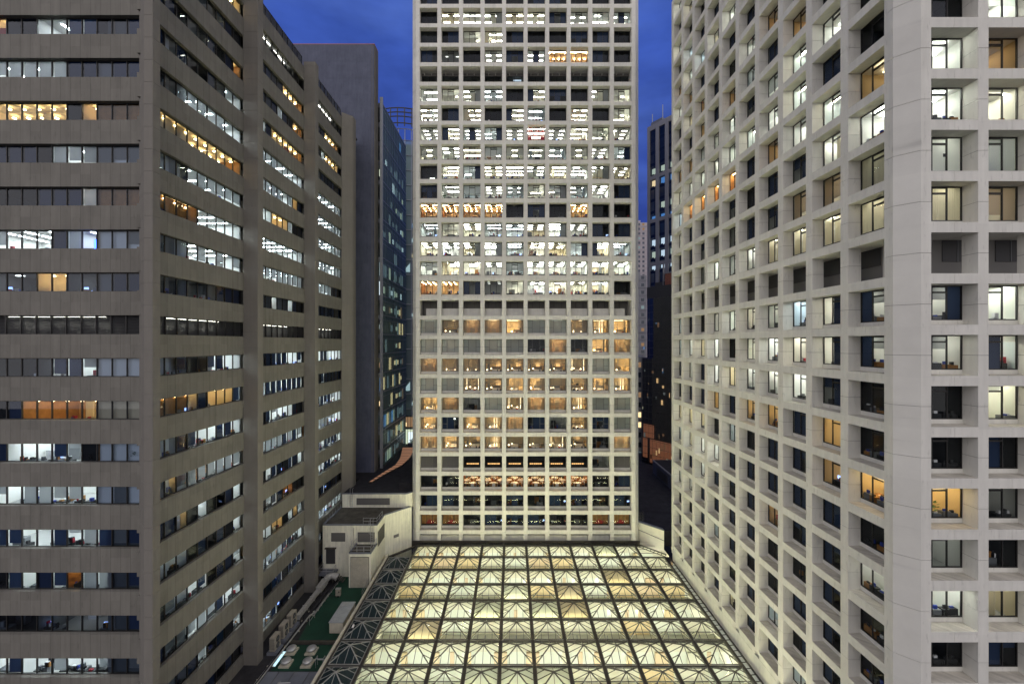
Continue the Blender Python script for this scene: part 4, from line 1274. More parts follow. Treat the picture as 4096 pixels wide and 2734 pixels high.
    for q in range(4): c.tube([(-.12+q*.08, 0, .21), (-.1+q*.07, 4, .22), (-.13+q*.08, 9.5, .21)], .025, 'furn', 5)
    o = c.build("cable_tray"); o.location = (-28.3, 58.2, HG); tag(o, "steel cable tray with black cables along the left side of the green roof", "cable tray")
    c = MB(); c.box(-.35, .35, -.2, .2, .25, 1.25, 'acpaint'); c.box(-.38, .38, -.24, .22, 1.25, 1.3, 'steel'); c.box(-.28, -.22, -.2, .2, 0, .25, 'sky_bar'); c.box(.22, .28, -.2, .2, 0, .25, 'sky_bar')
    c.box(.1, .25, -.22, -.2, .7, .95, 'furn'); c.tube([(0, 0, .25), (0, 0, .05), (-1.6, .4, .05)], .03, 'furn', 6)
    o = c.build("control_cabinet"); o.location = (-26.6, 62.6, HG+.02); tag(o, "small weathered control cabinet on legs on the green roof", "cabinet")
    c = MB()
    c.tube([(0,0,0),(0,0,.7),(.25,0,.9),(.5,0,.7)], .11, 'steel', 8); c.lathe([(.2,0),(.2,.06)], 'furn2', 12)
    o = c.build("gooseneck_vent"); o.location = (-24.8, 66.3, HG+.02); tag(o, "bent steel gooseneck vent pipe near the roller shutter", "vent pipe")
    c = MB()
    for i in range(3): c.tube([(i*.22, 0, .12), (i*.22, 5.8, .12)], .06, rr.choice(['duct', 'steel', 'cream']), 7)
    for y in (.3, 2.2, 4.1, 5.6): c.box(-.12, .56, y, y+.1, 0, .06, 'sky_bar')
    o = c.build("pipe_rack"); o.location = (-22.3, 44.2, HG+.42); tag(o, "three parallel pipes on low supports beside the skylight kerb", "pipes")
    c = MB()
    for x in (0, .9): c.tube([(x,0,0),(x,0,1.1),(x,.5,1.1),(x,.5,0)], .03, 'steel', 6)
    c.tube([(0,0,1.1),(.9,0,1.1)], .03, 'steel', 6); c.tube([(0,.5,.6),(.9,.5,.6)], .03, 'steel', 6)
    o = c.build("hatch_rail"); o.location = (-23.5, 48.9, HG); tag(o, "steel guard rail round a hatch between the round vents and the skylight kerb", "railing")
    c = MB(); c.lathe([(.28,0),(.28,.05),(.2,.05),(.2,.4),(.05,.46)], 'duct', 12); c.tube([(0,0,.4),(1.1,.3,.2)], .05, 'steel', 6)
    o = c.build("roof_drain"); o.location = (-26.2, 46.0, HG+.2); tag(o, "small round drain head with a pipe on the grey metal roof", "drain")
    # cctv
    c = MB(); c.tube([(0,0,0),(0,.45,.12)], .13, 'linen', 10); c.tube([(0,-.05,-.02),(0,0,0)], .11, 'black', 10); c.tube([(0,.2,.05),(0,.2,-.5)], .035, 'steel', 6)
    o = c.build("security_camera"); o.location = (-20.4, 52.2, ZS+.75); tag(o, "small white security camera on an unlit skylight pyramid", "camera")

def skinned(name, pts, edges, rad, mat, parent):
    me = bpy.data.meshes.new(name); me.from_pydata(pts, edges, []); me.materials.append(M[mat])
    o = link(name, me, parent)
    sk = o.modifiers.new("skin", 'SKIN'); sv = me.skin_vertices[0].data
    for i, r in enumerate(rad): sv[i].radius = (r, r*.85)
    sv[0].use_root = True
    sb = o.modifiers.new("smooth", 'SUBSURF'); sb.levels = 1; sb.render_levels = 1
    return o

def person(lab, x, y, z, rz=0, shirt='linen', legs='furn', hair='furn'):
    t = thing("person", lab, "person", (x, y, z), None, rz)
    P = [(0,0,.95),(0,.01,1.15),(0,.01,1.35),(0,0,1.46),(0,-.02,1.56),(0,-.03,1.66),(0,-.02,1.73),
         (.18,0,1.40),(.24,.02,1.14),(.2,-.16,.96),(.17,-.26,.94),(-.18,0,1.40),(-.24,.02,1.14),(-.22,-.02,.9),(-.21,-.04,.82),
         (.09,0,.88),(.1,-.01,.48),(.1,.03,.08),(.1,-.12,.04),(-.09,0,.88),(-.1,.0,.48),(-.1,.03,.08),(-.1,-.12,.04)]
    E = [(0,1),(1,2),(2,3),(3,4),(4,5),(5,6),(2,7),(7,8),(8,9),(9,10),(2,11),(11,12),(12,13),(13,14),(0,15),(15,16),(16,17),(17,18),(0,19),(19,20),(20,21),(21,22)]
    Rr = [.14,.14,.16,.06,.09,.10,.06,.06,.045,.035,.035,.06,.045,.035,.035,.09,.06,.045,.04,.09,.06,.045,.04]
    skinned("body", P, E, Rr, 'skin', t)
    skinned("shirt", [P[i] for i in (0,1,2,7,8,11,12)] , [(0,1),(1,2),(2,3),(3,4),(2,5),(5,6)], [.155,.16,.18,.075,.06,.075,.06], shirt, t)
    skinned("trousers", [P[i] for i in (0,15,16,17,19,20,21)], [(0,1),(1,2),(2,3),(0,4),(4,5),(5,6)], [.16,.105,.075,.06,.105,.075,.06], legs, t)
    hb = MB(); hb.lathe([(.098,0),(.112,.05),(.1,.1),(.06,.14),(.01,.15)], hair, 12, (0,.01,1.66)); hb.build("hair", t, True)
    return t

def leafy(name, lab, x, y, z, h, rad, pot=True, seed=1, n=60, size=.16):
    t = thing(name, lab, "plant", (x, y, z)); rr = random.Random(seed); l = MB(); st = MB()
    for i in range(n):
        th = rr.uniform(0, 6.28); q = rr.uniform(.15, 1)*rad; zz = rr.uniform(.35, 1)*h
        c = Vector((q*math.cos(th), q*math.sin(th)*.8, zz)); d1 = Vector((math.cos(th), math.sin(th), rr.uniform(-.2, .9))).normalized()*size
        d2 = d1.cross(Vector((0,0,1))).normalized()*size*.35
        l.poly([c, c+d1*.5+d2, c+d1, c+d1*.5-d2], 'leaf')
        if i % 5 == 0: st.bar((0,0,.25), tuple(c), .012, .012, 'leaf')
    l.build("foliage", t); st.build("stem", t)
    if pot:
        b = MB(); b.lathe([(.09,0),(.15,.22),(.17,.25),(.15,.27)], 'terracotta', 14); b.build("pot", t)
    return t

def office_chair(lab, x, y, z, rz):
    t = thing("office_chair", lab, "chair", (x, y, z), None, rz)
    a = MB(); a.box(-.24, .24, -.22, .24, .44, .51, 'furn'); a.build("seat", t)
    a = MB(); a.prism([(-.22,.24),(.22,.24),(.2,.30),(-.2,.30)], .58, 1.05, 'furn'); a.bar((0,.25,.47),(0,.29,.62), .06, .03, 'furn'); a.build("backrest", t)
    a = MB(); a.tube([(0,0,.08),(0,0,.44)], .03, 'steel', 8)
    for i in range(5): a.bar((0,0,.1), (.28*math.cos(i*1.2566), .28*math.sin(i*1.2566), .05), .04, .04, 'furn')
    a.build("base", t)
    for s in (-1, 1):
        a = MB(); a.bar((s*.27,-.05,.5),(s*.27,-.05,.7), .03, .05, 'furn'); a.box(s*.27-.03, s*.27+.03, -.2, .15, .7, .73, 'furn'); a.build("armrest", t)

def inside_things():
    F = 3.569; zr = lambda k: CZ + 24.14 - F*k - .4*F + .36 - .5
    leafy("potted_plant", "broad leafed potted plant in the yellow lit window below a dark one, near right building", 30.6, 30.15, zr(10)+.42, 1.0, .5, True, 3, 70, .3)
    a = MB(); a.box(-.7, 1.2, -.25, .3, 0, .42, 'furn2'); o = a.build("low_cabinet"); o.location = (30.4, 30.2, zr(10)); tag(o, "low grey cabinet under the potted plant in the yellow lit window", "cabinet")
    office_chair("black office chair in the yellow lit room beside the canted corner of the near building", 29.6, 32.3, zr(10), 1.2)
    a = MB(); a.box(-.5, .5, -.9, .9, .7, .75, 'wood'); a.box(-.45, .45, -.88, -.82, 0, .7, 'wood'); a.box(-.45, .45, .82, .88, 0, .7, 'wood'); a.box(-.1, .1, -.5, .0, .75, .8, 'paper')
    o = a.build("wooden_desk"); o.location = (29.9, 31.4+1.9, zr(10)); tag(o, "brown wooden desk in the yellow lit room beside the canted corner", "desk")
    Fc = 3.611; zc = lambda k: CZ + 60.70 - Fc*k - .4*Fc + .45 - .5
    person("standing person in a white shirt in the amber lit room of the white tower", -11.9, 77.7, zc(14)+.15, .4)
    person("standing person in a grey top at a white lit window of the tower", 4.4, 77.6, zc(12)+.15, -.3, 'furn2')
    leafy("tall_houseplant", "tall green houseplant in a bright white room high up in the white tower", 17.3, 77.5, zc(6)+.3, 2.3, .6, True, 5, 60, .4)
    for i, (x, k, lab) in enumerate(((-13.0, 8, "green climbing houseplant at the left edge of a bright window two rows above another plant"), (-12.8, 9, "small green houseplant in the lower left corner of a bright office window"))):
        leafy("houseplant", lab, x, 77.4, zc(k)+.3, 1.6-.5*i, .35, True, 8+i, 40, .3)
    zl = lambda j: CZ - (74 + 169.6*j - 1372)*36.93/F0 - 1.7
    leafy("desk_plant", "green desk plant on the sill of the near granite building beside its corner pier", -34.3, 37.3, zl(10)+.02, .9, .4, False, 6, 40, .25)

def ground():
    structure(link("ground", None)) if False else None
    m = MB(); m.box(-1500, 1500, -300, 3000, -.5, 0, 'street'); structure(m.build("ground"))
    m = MB(); m.box(-34, -21.7, 30, 74, HG-1, HG, 'asphalt'); structure(m.build("podium_roof"))
    m = MB(); m.prism([(-27.9, 53.2), (-21.9, 53.2), (-21.9, 68), (-28.6, 68), (-28.6, 58.6)], HG, HG+.02, 'green')
    m.prism([(-28.6, 48.4), (-22.6, 48.4), (-22.6, 52.6), (-28.6, 52.6)], HG, HG+.02, 'green'); structure(m.build("green_roof"))
    m = MB(); m.box(-29.2, -22.0, 42, 48.1, HG, HG+.2, 'membrane')
    for x in (-27.4, -25.6, -23.8): m.box(x, x+.05, 42, 48.1, HG+.2, HG+.24, 'sky_bar')
    structure(m.build("metal_roof"))
    m = MB(); m.box(-28.6, -22.2, 52.75, 53.0, HG, HG+.35, 'felt'); m.box(-29.15, -28.75, 44, 64, HG, HG+.28, 'asphalt'); m.box(-22.5, -22.2, 44, 53, HG, HG+.4, 'cream')
    structure(m.build("roof_kerb"))
    # dark roofs behind
    m = MB(); m.box(-60, -18.7, 84, 112, CZ-29, CZ-27.8, 'asphalt'); structure(m.build("far_roof"))
    m = MB(); m.prism([(23.9, 78), (27.4, 74.6), (90, 74.6), (60, 128), (23.9, 128)], CZ-37, CZ-34.2, 'asphalt'); structure(m.build("side_roof"))
    # hill
    h = MB(); n = 40
    prev = None
    rng = random.Random(5)
    rings = []
    for j, (y, f) in enumerate(((700, 0), (850, .45), (1000, .75), (1150, .95), (1250, 1.0))):
        row = []
        for i in range(n+1):
            x = -500 + 1500*i/n
            z = f*(150 + 90*math.exp(-((x-150)/260)**2) + 170*math.exp(-((x-620)/200)**2) + 14*math.sin(i*1.7+j) + rng.uniform(-8, 8)) + 20
            row.append((x, y, z))
        rings.append(row)
    for a, b in zip(rings[:-1], rings[1:]):
        for i in range(n): h.poly([a[i], a[i+1], b[i+1], b[i]], 'hill')
    o = h.build("hill", None, True); structure(o)

def right_yard():
    r = thing("parapet_wall", "low stained cream wall running diagonally between the white tower and the near right building", "wall", (23.8, 77.4, ZS-.4))
    inv = Matrix.Translation((-23.8, -77.4, -(ZS-.4)))
    m = MB(); m.T = inv
    m.prism([(23.75, 77.5), (27.46, 73.8), (27.46, 74.4), (23.95, 77.9)], ZS-.4, CZ-33.8, 'render'); m.build("wall", r)
    m = MB(); m.T = inv
    m.prism([(23.7, 77.4), (27.47, 73.63), (27.47, 74.5), (23.95, 78.0)], CZ-33.8, CZ-33.65, 'membrane'); m.build("coping", r)
    m = MB(); m.T = inv
    m.bar((23.75, 77.45, CZ-35.2), (27.45, 73.75, CZ-35.6), .1, .06, 'joint'); m.build("rail", r)
    # wire cage on the tower corner
    c = MB()
    for i in range(5): c.tube([(i*.3, 0, 0), (i*.3, 0, 2.2)], .018, 'sky_bar', 5)
    for z in (0, .55, 1.1, 1.65, 2.2): c.tube([(0,0,z),(1.2,0,z),(1.2,.8,z)], .018, 'sky_bar', 5)
    c.tube([(0,0,0),(1.2,0,1.1)], .018, 'sky_bar', 5)
    o = c.build("wire_guard"); o.location = (23.75, 77.3, CZ-34.2); tag(o, "thin wire guard standing on the low wall at the corner of the white tower", "guard")
    for x, y, w, d, h, lab in ((37.2, 96, 8, 12, 3.2, "farther flat roofed concrete box on the dark roof"), (37.6, 88.5, 6, 7, 3.6, "nearer flat roofed concrete box on the dark roof")):
        t = thing("roof_house", lab, "roof house", (x, y, CZ-34.2), "concrete boxes on the dark roof")
        a = MB(); a.box(0, w, 0, d, 0, h, 'slab'); a.build("wall", t)
        a = MB(); a.box(-.15, w, -.15, d, h, h+.25, 'greystone'); a.box(.2, w-.2, .2, d-.2, h+.25, h+.27, 'asphalt'); a.build("roof", t)
        a = MB(); a.box(-.03, 0, d*.15, d*.75, .2, h*.75, 'shutter'); a.box(w*.2, w*.7, -.03, 0, .2, h*.7, 'shutter'); a.build("opening", t)

# ------------------------------------------------------------------ the buildings behind
def blank_tower():
    t = thing("blank_concrete_tower", "tall windowless concrete block rising behind the granite building", "building", (-29.6, 88, 10))
    inv = Matrix.Translation((29.6, -88, -10)) @ Matrix.Translation((-2, 6, 0))
    m = MB(); m.T = inv
    zt = CZ + 64.3; z = zt
    while z > 10:
        l = max(10, z-3.65)
        for x0, x1 in ((-62, -54), (-53.98, -46), (-45.98, -38), (-37.98, -28.2)):
            m.box(x0, x1, 82, 84.4, l+.01, z-.01, 'slab')
        m.prism([(-28.18, 82), (-27.6, 82.4), (-27.6, 84.4), (-28.18, 84.4)], l+.01, z-.01, 'pier')
        z = l
    m.box(-62, -27.75, 82.05, 84.3, 10, zt-.05, 'slab')
    m.build("wall", t)
    m = MB(); m.T = inv; m.box(-62, -27.6, 82, 84.4, zt, zt+.12, 'terracotta'); m.build("coping", t)

def lit_bay(m, x0, x1, y, z0, z1, k):
    m.box(x0, x1, y, y+.05, z0, z1, k)

def glass_tower():
    X = -29.0; Y0, Y1 = 90.9, 111.6; zt = CZ + 53.7; F = 4.3
    t = thing("teal_glass_tower", "teal glass curtain wall tower beside the blank concrete block", "building", (X, Y0, 10))
    inv = Matrix.Translation((-X, -Y0, -10))
    rng = random.Random(12)
    g = MB(); g.T = inv; g.poly([(X, Y0+.4, 10), (X, Y1, 10), (X, Y1, zt), (X, Y0+.4, zt)], 'curtainwall'); g.build("curtain_wall", t)
    m = MB(); m.T = inv
    m.box(X-.4, X+.25, Y0, Y0+.35, 10, zt+1, 'mullion')
    z = zt; n = 14
    while z > CZ-28:
        m.box(X-.05, X+.06, Y0+.35, Y1, z-.22, z, 'mullion'); m.box(X-.02, X+.03, Y0+.35, Y1, z-1.2, z-1.12, 'mullion'); z -= F
    for i in range(n+1):
        y = Y0+.4+(Y1-Y0-.4)*i/n; m.box(X, X+.05, y-.03, y+.03, CZ-28, zt, 'sky_bar')
    m.build("mullions", t)
    b = MB(); b.T = inv
    b.box(-60, X-3.5, Y0+.3, Y1, 10, zt-.3, 'well')
    z = zt
    b.box(X-3.5, X-.1, Y1-.2, Y1, 10, zt, 'slab')
    while z > 12:
        b.box(X-3.5, X-.1, Y0+.4, Y1, z-1.1, z-.1, 'membrane'); z -= F
    b.build("floor_slabs", t)
    r = MB(); r.T = inv
    for f in range(24):
        z1 = zt - f*F - 1.2; z0 = z1 - F + 1.3
        if z1 < CZ-26: break
        for i in range(n):
            y = Y0+.5+(Y1-Y0-.5)*i/n; y2 = y+(Y1-Y0-.5)/n-.1
            if f == 1 and i > 1:
                r.box(X-.4, X-.35, y, y2, z0, z1, 'blindwhite'); continue
            p = .25 if i < 5 else .6
            if f < 1: p = 0
            if rng.random() < p:
                hh = rng.choice([1, 1, .5, .35]); k = rng.choice(['lit_faint', 'lit_faint', 'lit_faint', 'lit_pale', 'lit_cool'])
                if f > 9: k = rng.choice(['lit_faint', 'lit_warm', 'lit_pale', 'lit_faint', 'lit_amber'])
                r.box(X-.7, X-.6, y, y2-rng.uniform(0, .5), z0+(z1-z0)*(1-hh)*.5, z0+(z1-z0)*(1+hh)*.5, k)
            elif rng.random() < .02:
                r.box(X-.6, X-.5, y, y2, z0, z1, 'lit_blue')
    r.build("lit_rooms", t)
    # lower glazed hall
    t2 = thing("lit_lobby", "brightly lit glazed lobby at the foot of the teal glass tower", "building", (X-1, 112.2, CZ-27.8))
    m = MB(); m.box(-2, 8, .4, .45, 0, 4.2, 'lit_pale'); m.box(-2, 8, .35, .4, 4.6, 7.5, 'lit_amber'); m.box(1.5, 3.6, .3, .34, .3, 3.4, 'lit_cool'); m.box(5.5, 6.2, .3, .34, 1, 4, 'lit_blue'); m.box(-1, 1, .3, .34, 5, 6, 'lit_warm'); m.build("lit_room", t2)
    m = MB()
    for i in range(13): m.box(-2+i*.83, -1.9+i*.83, 0, .1, 0, 8, 'furn')
    for z in (0, 4.2, 4.6, 7.6): m.box(-2, 8, 0, .12, z, z+.2, 'sky_bar')
    m.build("glazing_frame", t2)
    # ribbon rooflight on the dark roof
    t3 = thing("ribbon_rooflight", "curving copper coloured glowing rooflight on the dark roof", "rooflight", (-28, 95, CZ-27.8))
    pts = [(-28.1, 81.2, .5), (-27.1, 86.5, .9), (-25.6, 92.5, 1.5), (-25.7, 98, 2.2), (-26.4, 103, 2.8), (-27.2, 108, 3.4)]
    a = MB(); b = MB()
    nn = 18
    def P(s):
        s *= len(pts)-1; i = min(int(s), len(pts)-2); f = s-i
        p = [pts[i][k]*(1-f)+pts[i+1][k]*f for k in range(3)]
        return p
    for i in range(nn):
        p, q = P(i/nn), P((i+.84)/nn)
        for arr, z, ex, k in ((b, .32, 0, 'ribbon'),):
            arr.poly([(p[0]-p[2]/2+28, p[1]-95, z), (p[0]+p[2]/2+28, p[1]-95, z), (q[0]+q[2]/2+28, q[1]-95, z), (q[0]-q[2]/2+28, q[1]-95, z)], k)
        p2 = P((i+1)/nn)
        for s in (-1, 1): a.bar((p[0]+s*(p[2]/2+.08)+28, p[1]-95, .2), (p2[0]+s*(p2[2]/2+.08)+28, p2[1]-95, .2), .16, .2, 'sky_bar')
        a.bar((q[0]-q[2]/2+28, q[1]-95+.1, .3), (q[0]+q[2]/2+28, q[1]-95+.1, .3), .3, .1, 'sky_frame')
    a.build("frame", t3); b.build("diffuser", t3)
    # potted shrub by the lobby
    s = thing("roof_shrub", "dark leafy shrub beside the lit lobby on the dark roof", "shrub", (-26.5, 111, CZ-27.8))
    rr = random.Random(4); l = MB()
    for i in range(420):
        th = rr.uniform(0, 6.28); ph = rr.uniform(0, 1.5); q = rr.uniform(.4, 1)
        c = Vector((1.7*q*math.cos(th)*math.cos(ph), 1.0*q*math.sin(th)*math.cos(ph), .7+1.5*q*math.sin(ph)))
        d1 = Vector((rr.uniform(-1,1), rr.uniform(-1,1), rr.uniform(-1,1))).normalized()*.2; d2 = d1.cross(Vector((rr.uniform(-1,1), .3, 1))).normalized()*.09
        l.poly([c-d1, c+d2, c+d1, c-d2], 'leaf')
    l.build("foliage", s)
    l = MB(); l.box(-1.7, 1.7, -.6, .6, 0, .7, 'slab'); l.build("planter", s)

def round_tower():
    t = thing("round_glass_tower", "curved blue glass tower with an open steel frame crown far behind", "building", (-38, 150, 10))
    cx, cy, rad = 0, 0, 13; zt = 118
    g = MB(); n = 26
    P = lambda i, r=rad: (cx + r*math.cos(R(150 + 240*i/n)), cy + r*math.sin(R(150+240*i/n)))
    for i in range(n):
        a, b = P(i), P(i+1); g.poly([(a[0],a[1],0),(b[0],b[1],0),(b[0],b[1],zt),(a[0],a[1],zt)], 'curtainwall')
    g.build("curtain_wall", t)
    c = MB(); c.lathe([(rad-1.5, 0), (rad-1.5, zt-.5)], 'darkroom', 24)
    c.lathe([(rad-1.4, zt-7), (rad-1.4, zt-2)], 'membrane', 24); c.build("core", t)
    m = MB()
    for i in range(n+1):
        a = P(i, rad+.1); m.tube([(a[0],a[1],0),(a[0],a[1],zt+4)], .13, 'mullion', 5)
    for z in [zt-5*j for j in range(20)] + [zt+3.8]:
        m.tube([(*P(i, rad+.1), z) for i in range(n+1)], .14, 'mullion', 5)
    m.build("steel_frame", t)
    m = MB()
    for i in range(0, 20):
        a = P(i, rad+1.5); m.tube([(a[0],a[1],zt+4),(a[0],a[1],zt+10)], .18, 'sky_bar', 5)
    for z in (zt+5, zt+7.2, zt+8.6, zt+10): m.tube([(*P(i, rad+1.5), z) for i in range(20)], .2, 'sky_bar', 5)
    m.build("crown_rails", t)
    rng = random.Random(8); w = MB()
    for j in range(22):
        for i in range(n):
            if rng.random() < .3:
                a, b = P(i, rad-.6), P(i+.8, rad-.6); z = 4+j*5
                w.poly([(a[0],a[1],z),(b[0],b[1],z),(b[0],b[1],z+rng.choice([.8,1.6,3])),(a[0],a[1],z+1)], rng.choice(['lit_cool','lit_blue','lit_cool','lit_warm']))
    w.build("lit_rooms", t)

def grid_tower():
    # granite frame tower, face running away to the left
    d = Vector((.67, -1, 0)).normalized()
    ang = math.atan2(d.y, d.x)
    t = thing("granite_grid_tower", "grey granite tower with tall dark window strips and masts on its roof", "building", (43.0, 130, 10), None, ang)
    # local x towards the camera/right, local y inwards
    zt = CZ + 68.5 - 10; F = 3.75
    w = MB(); n = 6; B = 3.35
    w.box(0, .95, 0, .5, 0, zt, 'greystone')
    for i in range(n): w.box(.95+i*B+2.15, .95+(i+1)*B, 0, .5, 0, zt, 'greystone')
    for i in range(n):
        x = .95+i*B
        for z0, z1 in ((zt-1.6, zt),) + tuple((zt-1.6-15.5-k*13.6, zt-1.6-14.4-k*13.6) for k in range(8)):
            if z0 > 0: w.box(x, x+2.15, 0.02, .5, z0, z1, 'greystone')
    w.box(.1, n*B, 3, 14, 0, zt-.1, 'darkroom'); w.box(0, n*B+.9, .5, 14, zt-.3, zt-.1, 'greystone'); w.box(0,.3,.5,14,0,zt-.3,'greystone')
    w.build("wall", t)
    g = MB()
    for i in range(n): x = .95+i*B; g.poly([(x,.3,0),(x+2.15,.3,0),(x+2.15,.3,zt-1.6),(x,.3,zt-1.6)], 'navyglass')
    g.build("window", t)
    r = MB()
    S = {4:'ppp', 5:'wbb', 7:'.pp', 8:'bbb', 10:'ccc', 11:'pcp', 12:'ccc', 14:'..y', 15:'yyd', 16:'wwd', 17:'ydd'}
    for f, s in S.items():
        for i in range(3):
            k = {'p':'lit_pale','w':'lit_warm','b':'lit_blue','c':'lit_cool','y':'lit_warm'}.get(s[i])
            if k:
                z = zt - 1.6 - f*F
                r.box(.95+i*B, .95+i*B+2.15, 1.2, 1.25, z+.9, z+3.2, k)
                r.box(.95+i*B+.2, .95+i*B+.9, .9, 1.0, z+.9, z+1.4, 'furn'); r.box(.95+i*B+1.3, .95+i*B+1.8, .9, 1.0, z+.9, z+1.25, 'furn')
    for f in range(30):
        r.box(.95, n*B, .36, .5, zt-1.6-f*F, zt-1.6-f*F+.9, 'furn')
    r.build("lit_rooms", t)
    m = MB()
    for x, h in ((1.2, 4), (5, 5.2)): m.tube([(x,1,zt),(x,1,zt+h)], .12, 'mullion', 6)
    m.box(.8, 5, .8, 3, zt, zt+1.3, 'membrane'); m.build("roof_mast", t)

def dark_tower():
    d = Vector((.67, -1, 0)).normalized(); ang = math.atan2(d.y, d.x)
    t = thing("bronze_glass_block", "dark bronze mirror glass block behind the dark roof with its concrete boxes", "building", (38.3, 117, 10), None, ang)
    rng = random.Random(9)
    zt = CZ + (1372-1150)*117/F0 - 10; zm = CZ - (1430-1372)*117/F0 - 10
    w = MB(); w.box(.4, 40, .08, 14, zm, zt-3.2, 'darkroom'); w.box(-1.2, 40, .05, 14, 0, zm-.02, 'darkroom')
    w.box(.35, 40, 0, 14, zt-3.2, zt, 'shutter'); w.build("wall", t)
    g = MB(); g.poly([(.4,0,zm),(40,0,zm),(40,0,zt-3.2),(.4,0,zt-3.2)], 'bronze'); g.poly([(-1.2,-.35,0),(40,-.35,0),(40,-.35,zm),(-1.2,-.35,zm)], 'bronze'); g.build("curtain_wall", t)
    m = MB()
    z = zt-3.2
    while z > 1:
        y = -.04 if z > zm else -.4
        m.box(.4 if z > zm else -1.2, 40, y, y+.04, z-.04, z+.04, 'sky_bar'); z -= 2.0
    for i in range(34):
        x = -1.2+i*1.25
        m.box(x-.02, x+.02, -.39, -.35, 0, zm, 'sky_bar')
        if x > .4: m.box(x-.02, x+.02, -.04, 0, zm, zt-3.2, 'sky_bar')
    m.build("mullions", t)
    r = MB()
    for i in range(44):
        x = rng.uniform(-1, 11); z = rng.uniform(2, zt-6); y = -.30 if z < zm-2 else .05
        k = rng.choice(['lit_warm', 'lit_amber', 'lit_blue', 'lit_faint', 'lit_pale', 'lit_faint'])
        r.box(x, x+rng.choice([.2, .25, .6]), y, y+.01, z, z+rng.choice([.25, .7, 1.3]), k)
    r.box(1.6, 9, -.29, -.28, 16.4, 23.0, 'brick_reflection'); r.box(-.6, 3.0, -.29, -.28, 23.3, 27.0, 'brick_reflection'); r.box(-.8, .8, -.29, -.28, 17.5, 23.0, 'brick_reflection')  # glowing panels stand in for an orange building mirrored in the glass
    for q in range(6): r.box(1.8+q*.9, 2.2+q*.9, -.31, -.30, 17.5+q*.7, 18.6+q*.8, rng.choice(['lit_amber','lit_warm','bronzewall','bronzewall']))
    r.build("lit_rooms", t)
    t = thing("red_brown_penthouse", "red brown clad rooftop box above the dark mirror glass block", "roof house", (41.6, 112, zt+10-.05), None, ang)
    m = MB(); m.box(0, 12, .5, 8, 0, 3.2, 'redbox'); m.build("wall", t)
    m = MB(); m.box(-.2, 12, .3, 8, 3.2, 3.5, 'greystone'); m.build("roof", t)
    m = MB(); m.tube([(-.8,1,0),(-.8,1,6)], .25, 'greystone', 8); m.box(-3.5, -.2, .8, 2.6, 0, 1.2, 'shutter'); m.build("pipe", t)

def sliver_buildings():
    rng = random.Random(2)
    def block(name, lab, u0, u1, vt, vb, Y, k, F=3.3, p=.25, B=3.2):
        x0, x1 = (u0-2048)*Y/F0, (u1-2048)*Y/F0; zt = CZ-(vt-1372)*Y/F0; zb = max(0, CZ-(vb-1372)*Y/F0)
        t = thing(name, lab, "building", (x0, Y, zb)); H = zt-zb; W = x1-x0
        w = MB(); w.box(0, W, 0, 12, 0, H, k); w.box(W*.15, W*.6, 2, 8, H, H+2.2, k); w.build("wall", t)
        r = MB(); dk = MB(); z = 1.0
        while z < H-2:
            x = .8
            while x < W-1.5:
                if rng.random() < p: r.box(x, x+1.6, -.04, -.01, z, z+1.7, rng.choice(['lit_amber', 'lit_warm', 'lit_faint', 'lit_pale'] if name != 'pale_apartment_block' else ['lit_amber', 'lit_faint', 'lit_amber', 'lit_warm']))
                else: dk.box(x, x+1.6, -.04, -.01, z, z+1.7, 'navyglass')
                x += B
            w2 = None; z += F
        if r.f: r.build("lit_window", t)
        if dk.f: dk.build("dark_window", t)
        l = MB(); z = .3
        while z < H-1: l.box(-.1, W+.1, -.25, -.02, z, z+.35, k); z += F
        l.build("ledge", t)
    block("pale_apartment_block", "pale far apartment block with a few lit windows under the hill", 2530, 2589, 890, 1500, 300, 'pinkwall', 3.4, .14)
    block("grey_slab_block", "plain grey slab block in front of the far apartment block", 2535, 2586, 1100, 1480, 220, 'greystone', 4, .05)
    block("balcony_apartment_house", "slim white apartment house with a window per floor in the gap", 2500, 2578, 1425, 1880, 135, 'white', 3.3, .55, 2.9)

